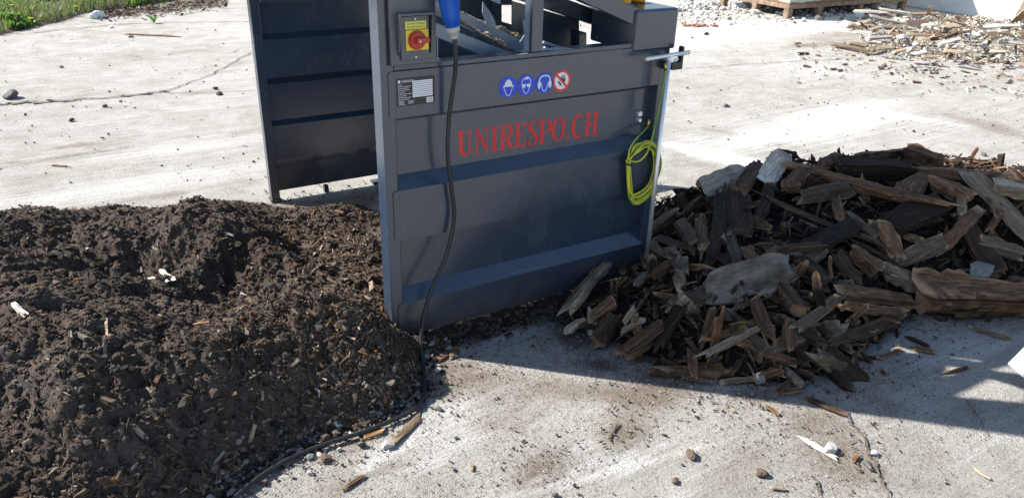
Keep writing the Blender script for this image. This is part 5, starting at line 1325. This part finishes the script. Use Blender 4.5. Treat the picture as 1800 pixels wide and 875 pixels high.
for i in range(64):
    px_, py_ = RNG.uniform(1515, 1830), RNG.uniform(30, 104)
    if poly_dist(np.array([G(px_, py_)[0]]), np.array([G(px_, py_)[1]]), RUB)[0] < -.05: continue
    if i % 2: 
        p_ = G(px_, py_, float(HR(*G(px_, py_)[:2]))+.02); r_ = RNG.uniform(4, 12)*mpp(p_); o = link('rubble_stone', rock_mesh(r_, 900+i, 2, (1, .75, .5)), ['stone_white', 'stone_pale', 'stone_pale', 'stone_grey'][i//2 % 4]); o.location = tuple(p_); o.rotation_euler = (RNG.uniform(-.4, .4), RNG.uniform(-.4, .4), RNG.uniform(0, 6))
        tag(o, 'pale broken stone among the many in the rubble pile', 'stone', 'pale stones of the rubble pile')
    else:
        an = RNG.uniform(-.7, .7); hl = RNG.uniform(8, 22); hz = float(HR(*G(px_, py_)[:2]))
        SEED[0] += 1; a, b = G(px_-hl*math.cos(an), py_-hl*.35*math.sin(an), hz+.05), G(px_+hl*math.cos(an), py_+hl*.35*math.sin(an), hz+.07)
        L_ = float(np.linalg.norm(b-a)); w_ = RNG.uniform(4, 9)*mpp((a+b)/2)
        o = link('rubble_board', wood_mesh(L_, w_*1.5, w_*.5, SEED[0], (.04, .06), (1, .9), .02, 10, 10, .08), WOODS['wwpppg'[i//2 % 6]]); place(o, (a+b)/2, (b-a)/L_, np.array([-.2, -.3, 1.]))
        tag(o, 'weathered broken board among the many in the rubble pile', 'board', 'weathered boards of the rubble pile')
for i, a in enumerate([('white stone on top of another at the rubble front', 1660,70,9,'stone_white'), ('pale block under the white stone', 1664,80,14,'stone_pale'), ('white angular slab on the rubble front right', 1700,68,19,'stone_white'),
     ('white lump in the rubble middle', 1684,50,9,'stone_white'), ('pale lump at the right edge of the rubble', 1796,50,11,'stone_white'), ('dark grey lump at the right of the rubble', 1762,88,13,'stone_grey'),
     ('grey stone behind the dark lump', 1770,74,10,'stone_pale'), ('small white stone right of the radiator', 1648,50,7,'stone_white'), ('pale stone at the right front of the rubble', 1740,98,7,'stone_pale'),
     ('orange brick bit on the rubble left', 1541,33,6,'brick_red'), ('white lump at the rubble top left', 1540,14,8,'stone_white'), ('brown clod in the middle of the rubble', 1655,58,12,'stone_brown')]):
    fstone(*a, seed=500+i, z=.04)
n = 900; px_ = RNG.uniform(1400, 1830, n); py_ = RNG.uniform(76, 170, n)**1.0; k = RNG.uniform(0, 1, n) < np.clip(1.15-(py_-76)/70-(1560-px_)/500, .04, 1); px_, py_ = px_[k], py_[k]; n = len(px_)
C = np.array([G(a, b) for a, b in zip(px_, py_)]); C[:, 2] = .008; Nn = unit(np.array([0, 0, 1.])+RNG.normal(0, .3, (n, 3))); D = unit(np.cross(Nn, RNG.normal(size=(n, 3)))); L = np.clip(RNG.lognormal(math.log(.04), .5, n), .012, .14)
tag(chips('rubble_scatter', C, D, Nn, L, L*RNG.uniform(.15, .5, n), L*.2, ['chip_pale', 'chip_grey', 'stone_pale', 'chip_brown'], RNG.choice(4, n, p=[.35, .25, .25, .15])), 'thin scatter of splinters and crumbs in front of the rubble pile', 'rubble', kind='stuff')
# ribbed terracotta block
c_ = G(1610,58,.02); mb = MB(); s_ = mpp(c_)
for i in range(12): mb.box(-20*s_+i*3.4*s_, -20*s_+i*3.4*s_+2.4*s_, -.045, .045, 0, 22*s_)
mb.box(-20*s_, 20.5*s_, -.035, .035, .004, 21*s_)
ho = mb.build('ribbed_block', 'terracotta'); ho.location = tuple(c_); ho.rotation_euler = (rad(-24), rad(-4), rad(-28)); tag(ho, 'ribbed terracotta block standing in the rubble pile', 'block', GR)
# brick crumbs along the far edge and fine white rubble at the top
gb = 'orange brick bits on the far concrete'
for i in range(12):
    px_ = 1203+i*5.2+random.uniform(-1, 1); q = G(px_, 47+random.uniform(-1.5, 1.5)); o = link('brick_bit', rock_mesh(random.uniform(.02, .04), 600+i, 2, (1, .8, .6)), random.choice(['brick_red', 'brick_red', 'stone_pale'])); o.location = tuple(q)
    tag(o, 'orange brick bit in the short row on the far concrete', 'brick bit', gb)
n = 2300; px_ = RNG.uniform(1190, 1560, n); py_ = RNG.uniform(-16, 46, n)*RNG.uniform(.3, 1, n)
C = np.array([G(a, b) for a, b in zip(px_, py_)]); r = np.clip(RNG.lognormal(math.log(.013), .7, n), .004, .08); C[:, 2] = r*.3
tag(blobs('white_rubble', C, r, ['stone_pale', 'stone_white', 'stone_grey'], RNG.choice(3, n, p=[.45, .35, .2])), 'crushed white rubble strewn around the steel crate', 'rubble', kind='stuff')

# ---- weedy verge at the upper left
n = 0
VG = [G(-60,68)[:2], G(0,62)[:2], G(60,48)[:2], G(110,38)[:2], G(150,24)[:2], G(210,16)[:2], G(300,3)[:2], G(380,-14)[:2], (3.5,14), (-6,14), (-4,8)]
gxs, gys = np.meshgrid(np.arange(-5, 3.6, .06), np.arange(7.2, 14, .06))
d = poly_dist(gxs, gys, VG); Z = np.where(d > -.05, .09*sstep(0, .25, d)+.03*fbm(gxs*3, gys*3, None, 3, 3)*sstep(0, .2, d)-.006, -.03)
n0, n1 = gxs.shape; ii = np.arange(n0*n1).reshape(n0, n1); F = np.stack([ii[:-1, :-1], ii[:-1, 1:], ii[1:, 1:], ii[1:, :-1]], -1).reshape(-1, 4); F = F[Z.reshape(-1)[F].max(1) > -.008]
tag(link('verge_soil', np_mesh('verge_soil', np.stack([gxs, gys, Z], -1).reshape(-1, 3), F, None, True), 'soil'), kind='structure')
def blades(n, dens, hmin, hmax, wmax, mats, probs, name, label, lean=.5):
    p = np.zeros((0, 2))
    while len(p) < n:
        q = np.stack([RNG.uniform(-3.5, 1.6, n), RNG.uniform(7.3, 12.5, n)], -1)
        k = (RNG.uniform(0, 1, n) < dens(q[:, 0], q[:, 1]))*(poly_dist(q[:, 0], q[:, 1], VG) > .02); p = np.vstack([p, q[k]])
    p = p[:n]; z = .07*sstep(0, .25, poly_dist(p[:, 0], p[:, 1], VG)); h = RNG.uniform(hmin, hmax, n); a = RNG.uniform(0, 2*np.pi, n); w = RNG.uniform(.4, 1, n)*wmax
    dr = np.stack([np.cos(a), np.sin(a), np.zeros(n)], -1); sd_ = np.stack([-np.sin(a), np.cos(a), np.zeros(n)], -1); le = RNG.uniform(.1, lean, n)
    B = np.c_[p, z]; M = B + np.c_[np.zeros((n, 2)), h*.6] + dr*(le*h*.35)[:, None]; T = B + np.c_[np.zeros((n, 2)), h*(1-.35*le)] + dr*(le*h)[:, None]
    w = w[:, None]
    V = np.stack([B-sd_*w*.3, B+sd_*w*.3, M+sd_*w*.5, M-sd_*w*.5, T+sd_*w*.05, T-sd_*w*.05], 1)
    F = np.array([(0, 1, 2, 3), (3, 2, 4, 5)])[None] + (np.arange(n)*6)[:, None, None]
    return tag(link(name, np_mesh(name, V.reshape(-1, 3), F.reshape(-1, 4), np.repeat(RNG.choice(len(mats), n, p=probs), 2)), mats), label, 'grass', kind='stuff')
gd = lambda x, y: np.clip(.15+1.1*sstep(-.15, .3, fbm(x*1.4, y*1.4, None, 3, 44)), 0, 1)
blades(15000, gd, .04, .16, .013, ['grass', 'leaf', 'dry_grass'], [.6, .25, .15], 'verge_grass', 'green grass growing on the verge at the upper left')
ld = lambda x, y: np.clip(1.2*sstep(.0, .35, fbm(x*2.1, y*2.1, None, 2, 47)), 0, 1)*sstep(1.6, -.6, x)
blades(9000, ld, .04, .12, .05, ['leaf', 'grass'], [.7, .3], 'verge_weeds', 'broad leaved weeds growing on the verge at the upper left', .9)
for i, (a, b, lb) in enumerate([(52,33,'yellow dandelion flower nearest the concrete at upper left'), (131,12,'yellow dandelion flower above the dark earth bank'), (18,10,'yellow dandelion flower at the far left corner')]):
    q = G(a, b, .17); e_ = tag(empty('dandelion', (q[0], q[1], .05)), lb, 'flower')
    MB().tube([(q[0], q[1], .05), (q[0]+.01, q[1], .17)], .004, 6).build('stem', 'leaf', e_)
    hd = MB()
    for k in range(22):
        an = k*2.4; r_ = .026*math.sqrt((k+1)/22); hd.bar((q[0]+.01, q[1], .172), (q[0]+.01+r_*math.cos(an), q[1]+r_*math.sin(an), .182-.3*r_), .008, .003)
    hd.build('flower_head', 'dandelion', e_)
fw = stone_at('blue white stone at the verge edge', 173,32,15,'stone_white', 701, H=FLAT, sq=(1,.7,.7)); stone_at('small white stone at the verge bank', 129,26,6,'stone_white', 702, H=FLAT); stone_at('white crumb below the blue white stone', 196,49,5,'stone_white', 703, H=FLAT)
# small sprout in the crack
q = G(271,41); sp_ = tag(empty('weed_sprout', tuple(q)), 'small green sprout growing in the far crack at left', 'weed')
lf = MB()
for k in range(11):
    an = k*2.4; h_ = .07+.05*((k*37) % 10)/10; dr = np.array([math.cos(an), math.sin(an), 0]); sd_ = np.array([-dr[1], dr[0], 0])
    b_0 = q; m_0 = q+dr*.03+np.array([0, 0, h_*.6]); t_0 = q+dr*.06+np.array([0, 0, h_])
    lf.add([b_0-sd_*.004, b_0+sd_*.004, m_0+sd_*.009, t_0, m_0-sd_*.009], [(0, 1, 2, 3, 4)])
lf.build('leaves', 'leaf', sp_)
# drift of dry straw and brown leaves by the verge
n = 1500; px_ = RNG.uniform(170, 400, n); py_ = 26-(px_-170)*.10+RNG.normal(0, 6, n); C = np.array([G(a, b) for a, b in zip(px_, py_)]); C[:, 2] = .006
Nn = unit(np.array([0, 0, 1.]) + RNG.normal(0, .4, (n, 3))); D = unit(np.cross(Nn, RNG.normal(size=(n, 3)))); L = RNG.uniform(.02, .10, n)
tag(chips('straw_litter', C, D, Nn, L, L*RNG.uniform(.1, .45, n), np.full(n, .004), ['dry_grass', 'chip_brown', 'chip_dark', 'chip_grey'], RNG.choice(4, n, p=[.25, .35, .2, .2])), 'dry straw and brown leaf litter along the verge', 'litter', kind='stuff')
